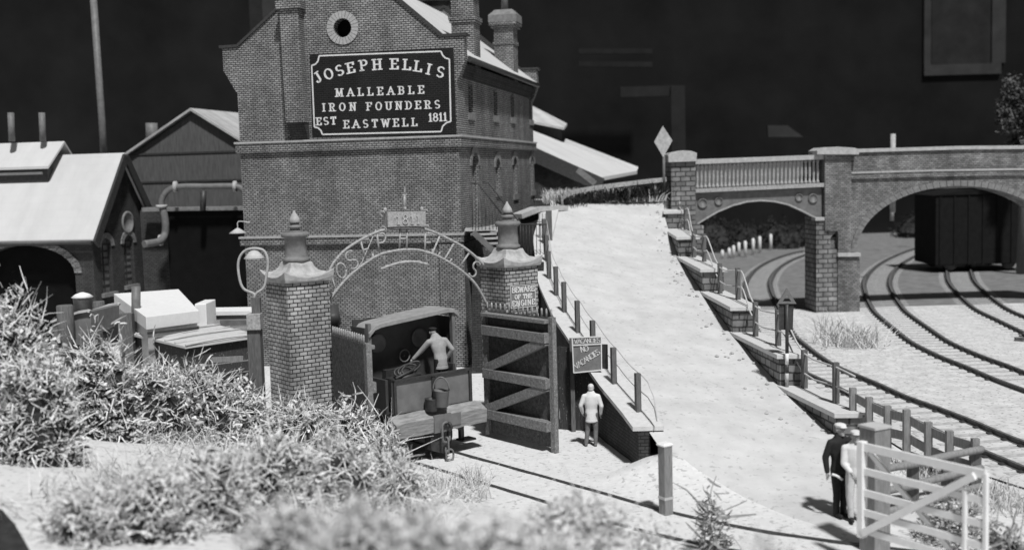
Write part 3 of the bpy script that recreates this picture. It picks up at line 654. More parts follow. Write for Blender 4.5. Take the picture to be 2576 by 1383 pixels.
V = [P(1439, 849, 32.9), P(1512, 846, 32.75), P(1513, 930, 32.75), P(1443, 937, 32.9)]; nv = (V[1] - V[0]).cross(V[0] - V[3]).normalized(); nv = nv if nv.y < 0 else -nv
def vq(a, b, k=0): return V[3].lerp(V[2], a).lerp(V[0].lerp(V[1], a), b) + nv * k
mb = MB(); mb.prism(V, -nv * .04); part(mb, 'panel', 'sign_grey', vs)
mb = MB()
for a, b in (((0, 0), (1, 0)), ((1, 0), (1, 1)), ((1, 1), (0, 1)), ((0, 1), (0, 0)), ((0, .78), (1, .78))): mb.bar(vq(*a, .012), vq(*b, .012), .03, .028, up=nv)
part(mb, 'frame', 'white', vs)
mb = MB(); text(mb, 'VACANCIES', vq(.06, .83, .004), vq(.96, .83, .004), (0, 0, 1), .13, .022, .008, False); part(mb, 'lettering', 'letter', vs)
mb = MB(); text(mb, 'NO', vq(.28, .58, .004), vq(.56, .60, .004), (0, 0, 1), .15, .03, .008, False); part(mb, 'lettering', 'letter', vs)
mb = MB(); a, b = vq(.09, .1, .004), vq(.97, .5, .004); text(mb, 'VACANCIES', a, b, (0, 0, 1), .15, .026, .008, False); part(mb, 'lettering', 'letter', vs)
# beware sign on the right pillar
nR = Vector((math.sin(PROT), -math.cos(PROT), 0)); pc = Vector((*PR, 0)) + nR * (.605 + .03); exR = Vector((math.cos(PROT), math.sin(PROT), 0))
def onpil(x, y): return ONP(x, y, pc.xy, (pc + exR).xy)
V = [onpil(*ct(142, 457)), onpil(*ct(296, 443)), onpil(*ct(303, 580)), onpil(*ct(148, 597))]
bs = thing('warning_notice', 'grey notice reading beware of the engine on the right gate pillar', 'sign', V[3])
mb = MB(); mb.prism(V, -nR * .028); part(mb, 'panel', 'sign_grey', bs)
for s_, l, a0, a1, in (('BEWARE', .70, .06, .95), ('OF THE', .40, .16, .84), ('ENGINE', .09, .05, .95)):
    mb = MB(); a = V[3].lerp(V[0], l).lerp(V[2].lerp(V[1], l), a0); b = V[3].lerp(V[0], l).lerp(V[2].lerp(V[1], l), a1)
    text(mb, s_, a + nR * .003, b + nR * .003, (0, 0, 1), .15 if s_ != 'OF THE' else .12, .04, .008, False); part(mb, 'lettering', 'letter', bs)
mb = MB()
for i in range(4): mb.bar(V[i] + nR * .006, V[(i + 1) % 4] + nR * .006, .012, .014, up=nR)
part(mb, 'frame', 'white', bs)
# ------------------------------------------------------------------ locomotive
Lf = Vector((-.645, .765, 0)); Lr = Vector((.765, .645, 0)); LO = Vector((-1.98, 30.3, 0))
def lw(r, f, z): return LO + Lr * r + Lf * f + Vector((0, 0, z))
def lbox(mb, r0, r1, f0, f1, z0, z1, mi=0):
    return mb.obox(lw((r0 + r1) / 2, (f0 + f1) / 2, (z0 + z1) / 2), Lr * (r1 - r0) / 2, Lf * (f1 - f0) / 2, (0, 0, (z1 - z0) / 2), mi)
lo_ = thing('locomotive', 'small open-backed steam shunting engine coming through the gateway', 'locomotive', LO)
mb = MB(); prof = []
for i in range(13):
    r = lerp(-1.47, 1.53, i / 12); prof.append(r)
vsx = []
for j, (f, zz) in enumerate(((0, .8), (-.03, 1.2), (.3, 1.38), (.32, .82))):
    for i, r in enumerate(prof): vsx.append(lw(r, f + .02 * noise.noise(Vector((i, j, 0))), zz + .03 * noise.noise(Vector((i * .7, j, 5))) + (-.04 if i in (0, 12) and zz > 1 else 0)))
n_ = 13; fs = [(j * n_ + i, j * n_ + i + 1, ((j + 1) % 4) * n_ + i + 1, ((j + 1) % 4) * n_ + i) for j in range(4) for i in range(12)] + [(0, n_, 2 * n_, 3 * n_), (12, 3 * n_ + 12, 2 * n_ + 12, n_ + 12)]
mb.add(vsx, fs); part(mb, 'buffer_beam', 'beam', lo_)
mb = MB(); lbox(mb, -.28, .28, -.05, .0, .78, 1.26); lbox(mb, .28, .62, -.035, -.002, .9, 1.22); part(mb, 'beam_plate', 'loco_mid', lo_)
mb = MB(); lbox(mb, -.9, -.8, .3, 5, .65, 1.3); lbox(mb, .8, .9, .3, 5, .65, 1.3); lbox(mb, -1.25, 1.25, .35, 5.2, 1.3, 1.38); part(mb, 'frame', 'iron', lo_)
mb = MB(); lbox(mb, -1.3, 1.28, .34, .42, 1.38, 2.24); bk = part(mb, 'bunker_plate', 'loco_mid', lo_, .01)
mb = MB(); lbox(mb, -1.3, -1.22, .28, .34, 1.38, 2.3); lbox(mb, 1.2, 1.28, .28, .34, 1.38, 2.24); lbox(mb, -1.3, 1.28, .28, .44, 2.24, 2.29); lbox(mb, -.06, .04, .3, .339, 1.38, 2.24); part(mb, 'angle_iron', 'iron', bk)
mb = MB(); lbox(mb, -1.42, -1.34, .5, 1.95, 1.38, 2.3); part(mb, 'side_sheet', 'loco', lo_)
mb = MB(); lbox(mb, 1.34, 1.42, 1.2, 1.95, 1.38, 2.3); part(mb, 'side_sheet', 'loco', lo_)
# cab front plate with two portholes
CF = 1.95
def porthole_plate():
    mb = MB(); cs_ = (-.68, .72); zc = 3.05; rr = .2
    xs = [-1.42, 0, 1.42]
    for k, cx in enumerate(cs_):
        x0, x1 = xs[k], xs[k + 1]
        for q in range(24):
            a0, a1 = 2 * math.pi * q / 24, 2 * math.pi * (q + 1) / 24
            def edge(a):
                c_, s_ = math.cos(a), math.sin(a); k1 = min(((x1 - cx) / c_ if c_ > 1e-6 else (x0 - cx) / c_ if c_ < -1e-6 else 1e9), ((3.62 - zc) / s_ if s_ > 1e-6 else (2.5 - zc) / s_ if s_ < -1e-6 else 1e9))
                return cx + c_ * k1, zc + s_ * k1
            e0, e1 = edge(a0), edge(a1)
            mb.add([lw(cx + rr * math.cos(a0), CF, zc + rr * math.sin(a0)), lw(cx + rr * math.cos(a1), CF, zc + rr * math.sin(a1)), lw(e1[0], CF, e1[1]), lw(e0[0], CF, e0[1])], [(0, 1, 2, 3)])
    lbox(mb, -1.42, 1.42, CF, CF + .06, 1.38, 2.5)
    lbox(mb, -1.42, 1.42, CF + .005, CF + .05, 3.4, 3.76); lbox(mb, -1.42, 1.42, CF + .008, CF + .055, 2.49, 2.7); lbox(mb, -.2, .2, CF + .003, CF + .045, 2.5, 3.5)
    lbox(mb, -1.42, -1.15, CF + .004, CF + .04, 2.5, 3.5); lbox(mb, 1.15, 1.42, CF + .004, CF + .04, 2.5, 3.5)
    o = part(mb, 'cab_front', 'loco', lo_)
    for cx in cs_:
        mb = MB(); mb.lathe([(.2, -.03), (.26, -.04), (.27, .0), (.2, .01)], lw(cx, CF - .02, zc), 24, axis=Lf); part(mb, 'porthole_rim', 'iron_grey', o)
        mb = MB(); mb.lathe([(.0, 0), (.2, .004)], lw(cx, CF + .03, zc), 24, axis=Lf); part(mb, 'porthole_glass', 'glint_glass', o)
porthole_plate()
for r in (-1.38, 1.42):
    for f in (1.28,):
        mb = MB(); mb.bar(lw(r, f, 1.38), lw(r, f, 3.72), .1, .13, up=Lf); part(mb, 'cab_post', 'iron_grey', lo_)
mb = MB(); lbox(mb, -1.46, -1.41, 1.35, 2.0, 2.3, 3.6); part(mb, 'cab_side', 'loco', lo_)
mb = MB(); lbox(mb, 1.44, 1.48, 1.35, 2.0, 2.3, 3.6); part(mb, 'cab_side', 'loco', lo_)
rf = []
for k in range(17):
    a = lerp(-1.62, 1.62, k / 16); rf.append((a * .93 + .08, 3.80 + .075 * a - .2 * (abs(a) / 1.62) ** 12))
mb = MB(); mb.prism([lw(a, 1.15, z) for a, z in rf] + [lw(a, 1.15, z - .12) for a, z in reversed(rf)], Lf * .95); part(mb, 'cab_roof', 'loco_roof', lo_, .01)
mb = MB(); mb.lathe([(.72, 0), (.72, 3.2), (.6, 3.3)], lw(0, 2.02, 2.2), 24, axis=Lf); mb.lathe([(.2, 0), (.16, .9), (.24, .3)], lw(0, 5.3, 2.9), 16); part(mb, 'boiler', 'loco', lo_)
mb = MB(); lbox(mb, -.55, .45, 1.75, 1.948, 1.4, 2.3); mb.lathe([(.0, 0), (.24, .0), (.26, .04), (.2, .1), (.0, .1)], lw(.0, 1.65, 2.0), 20, axis=Lf); part(mb, 'firebox_door', 'iron', lo_)
mb = MB(); mb.tube([lw(.12 + .17 * math.cos(a), 1.8, 2.62 + .17 * math.sin(a)) for a in [k * .5236 for k in range(13)]], .022, 6); mb.tube([lw(.12, 1.8, 2.62), lw(.12, 1.94, 2.6)], .02, 5); part(mb, 'hand_wheel', 'iron_grey', lo_)
for r in (-.72, .72):
    for f in (1.1, 3.6):
        mb = MB(); mb.lathe([(.5, -.06), (.52, .06), (.46, .08), (.12, .03), (.12, -.06)], lw(r, f, .52), 26, axis=Lr); part(mb, 'wheel', 'iron', lo_)
mb = MB(); lbox(mb, 1.0, 1.12, .5, .62, .3, .85); lbox(mb, .98, 1.42, .35, .7, .26, .31); lbox(mb, -1.12, -1.0, .5, .62, .3, .85); part(mb, 'step', 'iron', lo_)
mb = MB(); mb.prism([lw(-.3, .1, .8), lw(.25, .1, .8), lw(.2, .1, .55), lw(.32, .1, .2), lw(.1, .1, .14), lw(-.3, .1, .3)], Lf * .3); part(mb, 'guard_iron', 'iron', lo_)
# tools and coils on the bunker
tl = thing('hose_coil', 'coil of hose and tools lying on the bunker edge of the engine', 'hose', lw(-.7, .8, 2.2))
mb = MB()
for k in range(3):
    c = lw(-.65 + .12 * k, .75, 2.38 + .05 * k); mb.tube([c + Lr * (.3 * math.cos(a)) + Lf * (.1 * math.sin(a)) + Vector((0, 0, .13 * math.sin(a + .4 * k))) for a in [j * .4 for j in range(16)]], .032, 6)
mb.tube([lw(-1.1, .5, 2.3), lw(-.5, .6, 2.42), lw(-.1, .9, 2.5)], .04, 6); mb.tube([lw(-1.0, .6, 2.25), lw(-.3, .5, 2.32)], .06, 6)
part(mb, 'coil', 'iron', tl)
mb = MB(); lbox(mb, -1.1, -.1, .6, 1.0, 1.4, 2.26); part(mb, 'tool_box', 'iron', tl)
# coupling chain
ch = thing('coupling_chain', 'three link coupling chain hanging from the engine beam to the ground', 'chain', lw(0, -.1, 0))
def link(c, hh, wdt, ax, r=.03):
    c = Vector(c); mb = MB(); pts = []
    for j in range(21):
        a = 2 * math.pi * j / 20; z = math.sin(a) * wdt + (hh - wdt) * (1 if math.sin(a) > 0 else -1) * (1 if abs(math.sin(a)) > 1e-3 else 0)
        pts.append(c + ax * (wdt * math.cos(a)) + Vector((0, 0, z)))
    mb.tube(pts, r, 6); return part(mb, 'link', 'iron_grey', ch)
link(lw(.02, -.14, .78), .27, .12, Lr, .035); link(lw(.04, -.14, .42), .22, .07, Lf, .028); link(lw(.08, -.2, .16), .16, .12, Lr, .028)
mb = MB(); mb.tube(catmull([lw(.08, -.05, 1.0), lw(.1, -.2, 1.02), lw(.12, -.26, .9), lw(.06, -.2, .84)]), .04, 6); part(mb, 'draw_hook', 'iron', ch)
# buckets hung on the back plate
def bucket(c, r, hh, label, m, tilt=0, handle=True, grp=None):
    t = thing('bucket', label, 'bucket', c)
    c = Vector(c); ax = Vector((math.sin(tilt), 0, math.cos(tilt)))
    mb = MB(); mb.lathe([(r * .9, 0), (r * .95, .01), (r, hh), (r * 1.06, hh + .02), (r * .94, hh), (r * .84, .03)], c, 20, axis=ax); part(mb, 'pail', m, t)
    if handle:
        mb = MB(); mb.tube([c + ax * hh + Vector((math.cos(a) * r, 0, math.sin(a) * r * 1.7)) for a in [math.pi * k / 12 for k in range(13)]], .022, 6); part(mb, 'handle', 'iron_grey', t)
    return t
bucket(lw(.0, .04, 1.46), .215, .42, 'grey pail hanging by its handle from the rear plate of the engine', 'loco_mid', .08)
bucket(lw(-.24, .12, 1.36), .17, .32, 'black pail hanging behind the grey pail on the engine', 'iron', 0, False)
# ------------------------------------------------------------------ engine track in the yard
def track(name, A, side, gauge, label, sleepers=True, rm='rust', fade=.13, rail_h=.16):
    """A: list of world points of one rail; the other lies gauge to one side"""
    pts = catmull(A, 8); t = thing(name, label, 'railway track', pts[len(pts) // 2])
    other = []
    for i, p in enumerate(pts):
        d = (pts[min(i + 1, len(pts) - 1)] - pts[max(i - 1, 0)]); d.z = 0; d.normalize(); n = Vector((d.y, -d.x, 0)) * side; other.append(p + n * gauge)
    for pl in (pts, other):
        mb = MB(); k = len(pl); vs = []
        for i, p in enumerate(pl):
            d = (pl[min(i + 1, k - 1)] - pl[max(i - 1, 0)]); d.z = 0; d.normalize(); n = Vector((d.y, -d.x, 0))
            for a, z in ((-.09, -.18), (-.09, -.14), (-.03, -.11), (-.03, -.05), (-.05, -.04), (-.05, 0), (.05, 0), (.05, -.04), (.03, -.05), (.03, -.11), (.09, -.14), (.09, -.18)):
                vs.append(p + n * a + Vector((0, 0, z)))
        m_ = 12; mb.add(vs, [(i * m_ + j, i * m_ + (j + 1) % m_, (i + 1) * m_ + (j + 1) % m_, (i + 1) * m_ + j) for i in range(k - 1) for j in range(m_)])
        part(mb, 'rail', rm, t)
    if sleepers:
        L = 0; last = 0; base = None; cnt = 0
        for i in range(1, len(pts)):
            seg = pts[i] - pts[i - 1]; 
            while last + .75 <= L + seg.length and cnt < 95:
                last += .75; f = (last - L) / seg.length; c = pts[i - 1].lerp(pts[i], f).lerp(other[i - 1].lerp(other[i], f), .5); ang = math.atan2(seg.y, seg.x)
                if base is None:
                    mb = MB(); mb.box(-.13, .13, -1.25, 1.25, -.1, -.02)
                    for yc in (-.88, -.62, .62, .88): mb.box(-.07, .07, yc - .06, yc + .06, -.02, .03, 1)
                    mb.v = [v + ORG[t.name] for v in mb.v]; o = part(mb, 'sleeper', ['sleeper', 'iron'], t); base = o
                else:
                    o = base.copy(); C.objects.link(o); o.parent = t
                o.location = c - ORG[t.name] + Vector((0, 0, -.122)); o.rotation_euler = (0, 0, ang); cnt += 1
            L += seg.length
    return t
def yd(s): return (-1.95 + .645 * s, 31.4 - .765 * s, .035)
track('railway_track', [Vector(yd(s)) for s in (-9, -4, 0, 3, 6, 8.5)] + [Vector((5.6, 24.1 - .9, .04)), Vector((9.0, 21.4, .04))], 1, 1.435, 'rails flush in the pale yard running from the engine to the front', False, 'iron')
# main line tracks on the right
def GR(f, pts, z=.2): return [G(*f(a, b), z) for a, b in pts]
T1 = GR(cb, ((1400, 990), (1305, 1010), (1180, 1055), (1085, 1115), (1035, 1190), (1030, 1250), (1060, 1330))) + GR(cr, ((70, 310), (180, 420), (330, 530), (460, 600), (700, 700), (900, 790), (1150, 880), (1400, 975), (1600, 1060), (1767, 1125), (1900, 1175))) + [Vector((14.0, 26.4, .2)), Vector((14.9, 23, .2)), Vector((16, 19.5, .2))]
track('railway_track', T1, 1, 1.5, 'nearest curving railway track passing under the iron girder span')
T2 = GR(ca, ((1000, 715), (875, 745), (720, 775), (560, 840), (460, 910), (415, 985), (425, 1060), (460, 1140))) + GR(cr, ((700, 200), (820, 300), (950, 400), (1150, 500), (1350, 580), (1550, 665), (1767, 745), (1900, 790)))
track('railway_track', T2, -1, 1.5, 'middle railway track curving out of the brick arch')
T3 = GR(ca, ((900, 800), (945, 870), (960, 970), (1020, 1050), (1130, 1150), (1290, 1230), (1455, 1310))) + GR(cr, ((1767, 345), (1900, 390), (2100, 450)))
track('railway_track', T3, -1, 1.5, 'railway track under the dark wagon within the brick arch')
# ------------------------------------------------------------------ ramp walls
def zslab(d): return max(zl(d), (d - 24) * .19) + .14
lwl = thing('ramp_wall', 'brick retaining wall with pale coping along the left of the ramp', 'wall', (2.5, 35, 0))
mb = MB(); mb2 = MB(); dd = steps(28.9, 53.6, 26)
for a, b in zip(dd, dd[1:]):
    ua, ub = interp(RL, a), interp(RL, b); za, zb_ = zslab(a), zslab(b)
    pts = [Vector((ua - .28, a, -.1)), Vector((ub - .28, b, -.1)), Vector((ub - .28, b, zb_ - .1)), Vector((ua - .28, a, za - .1))]
    mb.prism(pts, (.3, 0, 0))
    q = [Vector((ua - .42, a, za - .1)), Vector((ua + .38, a, za - .1)), Vector((ub + .38, b, zb_ - .1)), Vector((ub - .42, b, zb_ - .1))]
    mb2.add(q + [v + Vector((0, 0, .11)) for v in q], [(0, 1, 2, 3), (4, 5, 6, 7), (0, 4, 7, 3), (1, 2, 6, 5)] + ([(0, 1, 5, 4)] if a == dd[0] else []) + ([(3, 2, 6, 7)] if b == dd[-1] else []))
part(mb, 'brickwork', 'brick_dark', lwl); part(mb2, 'coping', 'slab', lwl)
# posts and wires on the left wall
lf = thing('post_and_wire_fence', 'square timber posts with two slack wires on the left ramp wall', 'fence', (2.5, 35, 1))
tops = []
for d in (29.9, 31.9, 34.3, 36.3, 38.4, 40.3, 42.4, 44.8, 47.5):
    u = interp(RL, d) + .02; z = zslab(d); mb = MB(); a = .14
    mb.obox((u, d, z + .5), (.065, .02, 0), (-.02, .07, 0), (0, 0, .52)); part(mb, 'post', 'wood', lf); tops.append(Vector((u + .12, d, z)))
for hz in (.95, .5):
    mb = MB(); pts = []
    for a, b in zip(tops, tops[1:]):
        for k in range(5): p = a.lerp(b, k / 5); p.z += hz - .06 * math.sin(math.pi * k / 5); pts.append(p)
    pts.append(tops[-1] + Vector((0, 0, hz))); e = tops[0]; pre = [e + Vector((.22, -1.2, .0)), e + Vector((.2, -.9, hz * .55)), e + Vector((.1, -.4, hz * .9))]
    mb.tube(pre + pts, .016, 5); part(mb, 'wire', 'cream', lf)
# stepped right wall
zs5 = [1.2, 2.13, 2.98, 3.83, 4.67, 5.5]; df = [29.4, 33.2, 37.8, 42.6, 48.6, 54.9]; db = df[1:] + [57.6]
sw = thing('stepped_wall', 'stone retaining wall stepping down in slabbed landings right of the ramp', 'wall', (8, 42, 0))
for i in range(6):
    a, b = df[i], db[i]; z = zs5[i]; fa_, fb2 = interp(RR, a), interp(RR, b)
    q = [(fa_ + .02, a, 0), (fa_ + .78, a - .1, 0), (fb2 + .78, b, 0), (fb2 + .02, b, 0)]
    mb = MB(); mb.prism([Vector(p) for p in q], (0, 0, z - .13)); part(mb, 'pier', 'stone_wall', sw)
    q = [(fa_ - .08, a - .1, z - .13), (fa_ + .9, a - .2, z - .13), (fb2 + .88, b + (.12 if i < 5 else 0), z - .13), (fb2 - .06, b + (.12 if i < 5 else 0), z - .13)]
    mb = MB(); mb.prism([Vector(p) for p in q], (0, 0, .13)); part(mb, 'slab', 'slab', sw, .01)
hf = thing('landing_handrail', 'timber posts with bent double rails on the stepped landings', 'handrail', (8, 42, 2))
posts = {0: [(2023, 975), (2102, 1013)], 1: [(1900, 845), (1957, 869)], 2: [(1811, 738), (1856, 753)], 3: [(1745, 647), (1771, 658)], 4: [(1710, 570), (1724, 578)], 5: [(1707, 522)]}
pl_ = []
for i in range(6):
    for x, y in sorted(posts[i], key=lambda p: -p[1]):
        p = G(x, y, zs5[i]); mb = MB(); h_ = 1.1 if i < 5 else 1.4
        mb.obox(p + Vector((0, 0, h_ / 2)), (.075, 0, 0), (0, .09, 0), (0, 0, h_ / 2)); part(mb, 'post', 'wood', hf); pl_.append((p, i))
for hz in (.98, .45):
    mb = MB(); pts = []
    for k, (p, i) in enumerate(pl_):
        if k and pl_[k - 1][1] != i:
            pts.append(p + Vector((0, -.9, hz - .02))); 
        pts.append(p + Vector((-.02, -.05, hz + .03 * rnd.uniform(-1, 1))))
    pts = [pl_[0][0] + Vector((.25, -.9, hz - .1))] + pts
    mb.tube(catmull(pts, 3), .026, 6); part(mb, 'rail', 'cream', hf)
# ------------------------------------------------------------------ road sign posts
tr = thing('warning_sign', 'hollow triangle sign on a black and white banded post by the ramp', 'road sign', G(1979, 994, .95))
pd = G(1979, 994, .95).y
def tp(x, y, k=0): return P(x, y, pd) + Vector((0, k, 0))
yy = [(994, 925, 'iron_grey'), (925, 905, 'white'), (905, 852, 'iron'), (852, 832, 'iron'), (832, 765, 'iron')]
for y0, y1, m_ in ((994, 950, 'iron_grey'), (950, 925, 'cream'), (925, 905, 'iron'), (905, 880, 'iron'), (905, 905, 'white')):
    pass
bands = [(994, 960, 'iron_grey'), (960, 938, 'cream'), (938, 916, 'iron'), (916, 888, 'white'), (888, 766, 'iron')]
for a, b, m_ in bands: mb = MB(); mb.tube([tp(1979, a), tp(1979, b)], .052, 10); part(mb, 'post_band', m_, tr)
o3 = [tp(1979, 724), tp(2003, 764), tp(1955, 764)]; i3 = [tp(1979, 741), tp(1990, 758), tp(1968, 758)]
mb = MB()
for k in range(3): mb.prism([o3[k], o3[(k + 1) % 3], i3[(k + 1) % 3], i3[k]], (0, .05, 0))
part(mb, 'triangle', 'iron_grey', tr)
mb = MB(); mb.prism([tp(1960, 772, .06), tp(1997, 768, .06), tp(1995, 830, .06), tp(1961, 830, .06)], (0, .05, 0)); part(mb, 'plate', 'iron', tr)
dm = thing('diamond_sign', 'blank pale diamond sign on a thin post at the top of the ramp', 'road sign', P(1668, 480, 57))
mb = MB(); mb.prism([P(1667, 317, 57), P(1691, 354, 57), P(1668, 396, 57), P(1645, 357, 57)], (0, .05, 0)); part(mb, 'panel', 'cap', dm)
mb = MB(); mb.tube([P(1669, 380, 57.1), P(1670, 482, 57.1)], .07, 8); part(mb, 'post', 'iron_grey', dm)
# guard rail and low wall at the top of the ramp
gr = thing('guard_rail', 'curved flat guard rail on short posts above the ramp', 'guard rail', P(1550, 500, 56.5))
gp = catmull([P(*cv(*p), d) for p, d in (((360, 345), 54.5), ((395, 290), 55), ((500, 247), 55.6), ((700, 207), 56.2), ((1000, 168), 56.6), ((1250, 138), 56.9), ((1420, 122), 57.1))], 6)
mb = MB()
for a, b in zip(gp, gp[1:]): mb.add([a + Vector((0, 0, -.11)), b + Vector((0, 0, -.11)), b + Vector((0, 0, .11)), a + Vector((0, 0, .11)), a + Vector((0, .08, -.11)), b + Vector((0, .08, -.11)), b + Vector((0, .08, .11)), a + Vector((0, .08, .11))], [(0, 1, 2, 3), (7, 6, 5, 4), (3, 2, 6, 7), (0, 4, 5, 1)])
part(mb, 'rail', 'iron_dusty', gr)
for k in (2, 10, 18, 25, 32):
    mb = MB(); p = gp[min(k, len(gp) - 1)]; mb.box(p.x - .06, p.x + .06, p.y + .09, p.y + .2, p.z - .9, p.z + .05); part(mb, 'post', 'wood_grey', gr)
mb = MB(); a, b, c = P(1303, 549, 52), P(1345, 531, 53), P(1417, 528, 54)
yw = thing('yard_wall', 'low dark wall with pale coping behind the iron stair railings', 'wall', (1, 53, 0))
for p, q in ((a, b), (b, c)):
    mb.prism([p, q, Vector((q.x, q.y, 0)), Vector((p.x, p.y, 0))], (0, .4, 0))
part(mb, 'wall', 'brick_dark', yw)
mb = MB()
for p, q in ((a, b), (b, c)): mb.bar(p + Vector((-.05, .2, .08)), q + Vector((.05, .2, .08)), .6, .22)
part(mb, 'coping', 'stone', yw)
pg = thing('picket_gate', 'narrow picket gate and post where stair railing meets the ramp', 'gate', P(1370, 640, 49))
mb = MB(); a, b = P(1382, 690, 48), P(1382, 530, 48); mb.obox((a + b) / 2, (.12, 0, 0), (0, .08, 0), (0, 0, (b.z - a.z) / 2)); part(mb, 'post', 'wood', pg)
for k in range(5):
    x = 1357 + k * 4; mb = MB(); mb.tube([P(x, 690, 48.4), P(x - 1, 536, 48.4)], .025, 5); part(mb, 'picket', 'cream' if k % 2 else 'wood_grey', pg)
for y in (556, 676): mb = MB(); mb.tube([P(1352, y + 2, 48.3), P(1378, y, 48.3)], .03, 5); part(mb, 'rail', 'cream', pg)
# ------------------------------------------------------------------ road bridge
bd = thing('road_bridge', 'road bridge with an iron girder span and a wide brick arch', 'bridge', (16, 60, 0))
BA, BB = (8.0, 57.4), (18.0, 58.2)
be = Vector((BB[0] - BA[0], BB[1] - BA[1], 0)).normalized(); bn = Vector((-be.y, be.x, 0))   # bn points away from the camera
def bq(x, y, k=0):
    A = Vector((*BA, 0)) + bn * k; B = A + be; return ONP(x, y, A.xy, B.xy)
def bprism(mb, pts, k0, th): return mb.prism([bq(*p) + bn * k0 for p in pts], bn * th)
DK = 1.5
mb = MB(); bprism(mb, [(1684, 408), (1745, 406), (1745, 560), (1765, 567), (1765, 860), (1684, 860)], -.35, DK + .7); part(mb, 'left_abutment', 'stone_wall', bd)
mb = MB(); bprism(mb, [cb(275, 352), cb(475, 345), cb(480, 285), cb(440, 270), cb(380, 266), cb(300, 282), cb(272, 300)], -.55, 1.2); part(mb, 'pier_cap', 'stone', bd, .02)
# girder
ar_ = [cb(*p) for p in ((500, 795), (560, 757), (650, 705), (760, 660), (860, 634), (960, 625), (1060, 632), (1160, 655), (1260, 700), (1340, 742), (1385, 765))]
mb = MB(); bprism(mb, [cb(470, 575), cb(470, 795)] + ar_ + [cb(1408, 765), cb(1405, 535)], 0, .15); gd = part(mb, 'girder', 'iron_grey', bd)
mb = MB(); pts = [bq(*p) for p in ar_]
for a, b in zip(pts, pts[1:]): mb.prism([a - bn * .1 + Vector((0, 0, .03)), b - bn * .1 + Vector((0, 0, .03)), b - bn * .1 - Vector((0, 0, .05)), a - bn * .1 - Vector((0, 0, .05))], bn * .35)
part(mb, 'arch_flange', 'iron_dusty', gd)
for x, y, r in ((538, 648, 36), (655, 632, 30), (1238, 605, 28), (1340, 612, 35)):
    c = bq(*cb(x, y)); rr = r / 2.767 * .9577 / F * 58; mb = MB(); mb.lathe([(rr, 0), (rr, .07), (rr * .78, .07), (rr * .74, .03), (0, .03)], c, 24, axis=-bn); part(mb, 'roundel', 'iron_grey', gd)
mb = MB(); bprism(mb, [cb(470, 545), cb(470, 572), cb(1410, 528), cb(1410, 500)], -.25, .6); part(mb, 'deck_flange', 'iron_dusty', bd)
mb = MB(); a, b = bq(*cb(478, 348)), bq(*cb(1415, 312)); mb.bar(a - bn * .05, b - bn * .05, .34, .24); part(mb, 'top_rail', 'stone', bd, .02)
for k in range(31):
    f = (k + .5) / 31; x = lerp(488, 1392, f); y0, y1 = lerp(368, 330, f), lerp(543, 503, f)
    a, b = bq(*cb(x, y0)), bq(*cb(x, y1)); a.x = b.x; a.y = b.y; hh = a.z - b.z
    mb = MB(); mb.lathe([(.09, 0), (.09, .12), (.055, .16), (.05, .3), (.075, .55), (.055, hh - .15), (.085, hh - .1), (.085, hh)], b + bn * .05, 8); part(mb, 'baluster', 'iron_dusty', bd)
# rear parapet of the span, seen between the balusters
mb = MB(); a, b = bq(*cb(480, 330)) + bn * DK, bq(*cb(1340, 290)) + bn * DK; a.z = b.z = 7.95
mb.prism([a, b, b - Vector((0, 0, 1.6)), a - Vector((0, 0, 1.6))], bn * .2); part(mb, 'rear_parapet', 'iron_grey', bd)
# deck
z = 6.1; a, b = bq(1740, 475), bq(2700, 440); a.z = b.z = z
mb = MB(); mb.prism([a + bn * .2, b + bn * .2, b + bn * (DK - .1), a + bn * (DK - .1)], (0, 0, .25)); part(mb, 'deck', 'stone_dark', bd)
# brick pier and arched wall
ell = []
cxA, a_, b_ = 1040, 672, 428; 
for k in range(33):
    th_ = math.pi - math.pi * k / 32; ell.append((cxA + a_ * math.cos(th_), 795 - b_ * math.sin(th_)))
body = [ca(150, 160), ca(152, 655), ca(232, 655), ca(232, 700), ca(190, 700), ca(190, 775), ca(232, 775), ca(232, 800)] + [ca(*p) for p in ell] + [ca(1900, 820), ca(1900, 125), ca(1040, 130), ca(350, 150)]
mb = MB(); bprism(mb, body, 0, DK); part(mb, 'arch_wall', 'brick_bridge', bd)
ring = []
mb = MB(); N = 48
for k in range(N):
    t0_, t1_ = math.pi - math.pi * (k + .04) / N, math.pi - math.pi * (k + .96) / N
    mb.prism([bq(*ca(cxA + (a_ + e) * math.cos(t), 795 - (b_ + e) * math.sin(t))) - bn * .06 for e, t in ((0, t0_), (36, t0_), (36, t1_), (0, t1_))], bn * .06)
part(mb, 'arch_ring', 'stone_dark', bd)
mb = MB(); bprism(mb, [ca(148, 162), ca(320, 162), ca(320, 800), ca(235, 800), ca(235, 700), ca(232, 655), ca(150, 655)], -.3, .3); part(mb, 'pilaster', 'brick_bridge', bd)
mb = MB(); bprism(mb, [ca(88, 165), ca(88, 140), ca(120, 120), ca(220, 115), ca(330, 122), ca(360, 132), ca(358, 165)], -.55, 1.3); part(mb, 'pier_cap', 'stone', bd, .02)
mb = MB(); bprism(mb, [ca(235, 822), ca(375, 824), ca(378, 1260), ca(235, 1260)], -.25, DK + .25); part(mb, 'pier', 'brick_bridge', bd)
mb = MB(); bprism(mb, [ca(98, 570), ca(147, 570), ca(150, 655), ca(232, 657), ca(190, 700), ca(190, 776), ca(233, 776), ca(235, 1260), ca(98, 1260)], -.2, DK + .2); part(mb, 'stone_pier', 'stone_wall', bd)
mb = MB(); bprism(mb, [ca(230, 798), ca(378, 798), ca(378, 822), ca(230, 822)], -.38, .6); bprism(mb, [ca(88, 570), ca(148, 568), ca(148, 590), ca(88, 592)], -.3, .6); part(mb, 'ledge', 'stone', bd, .015)
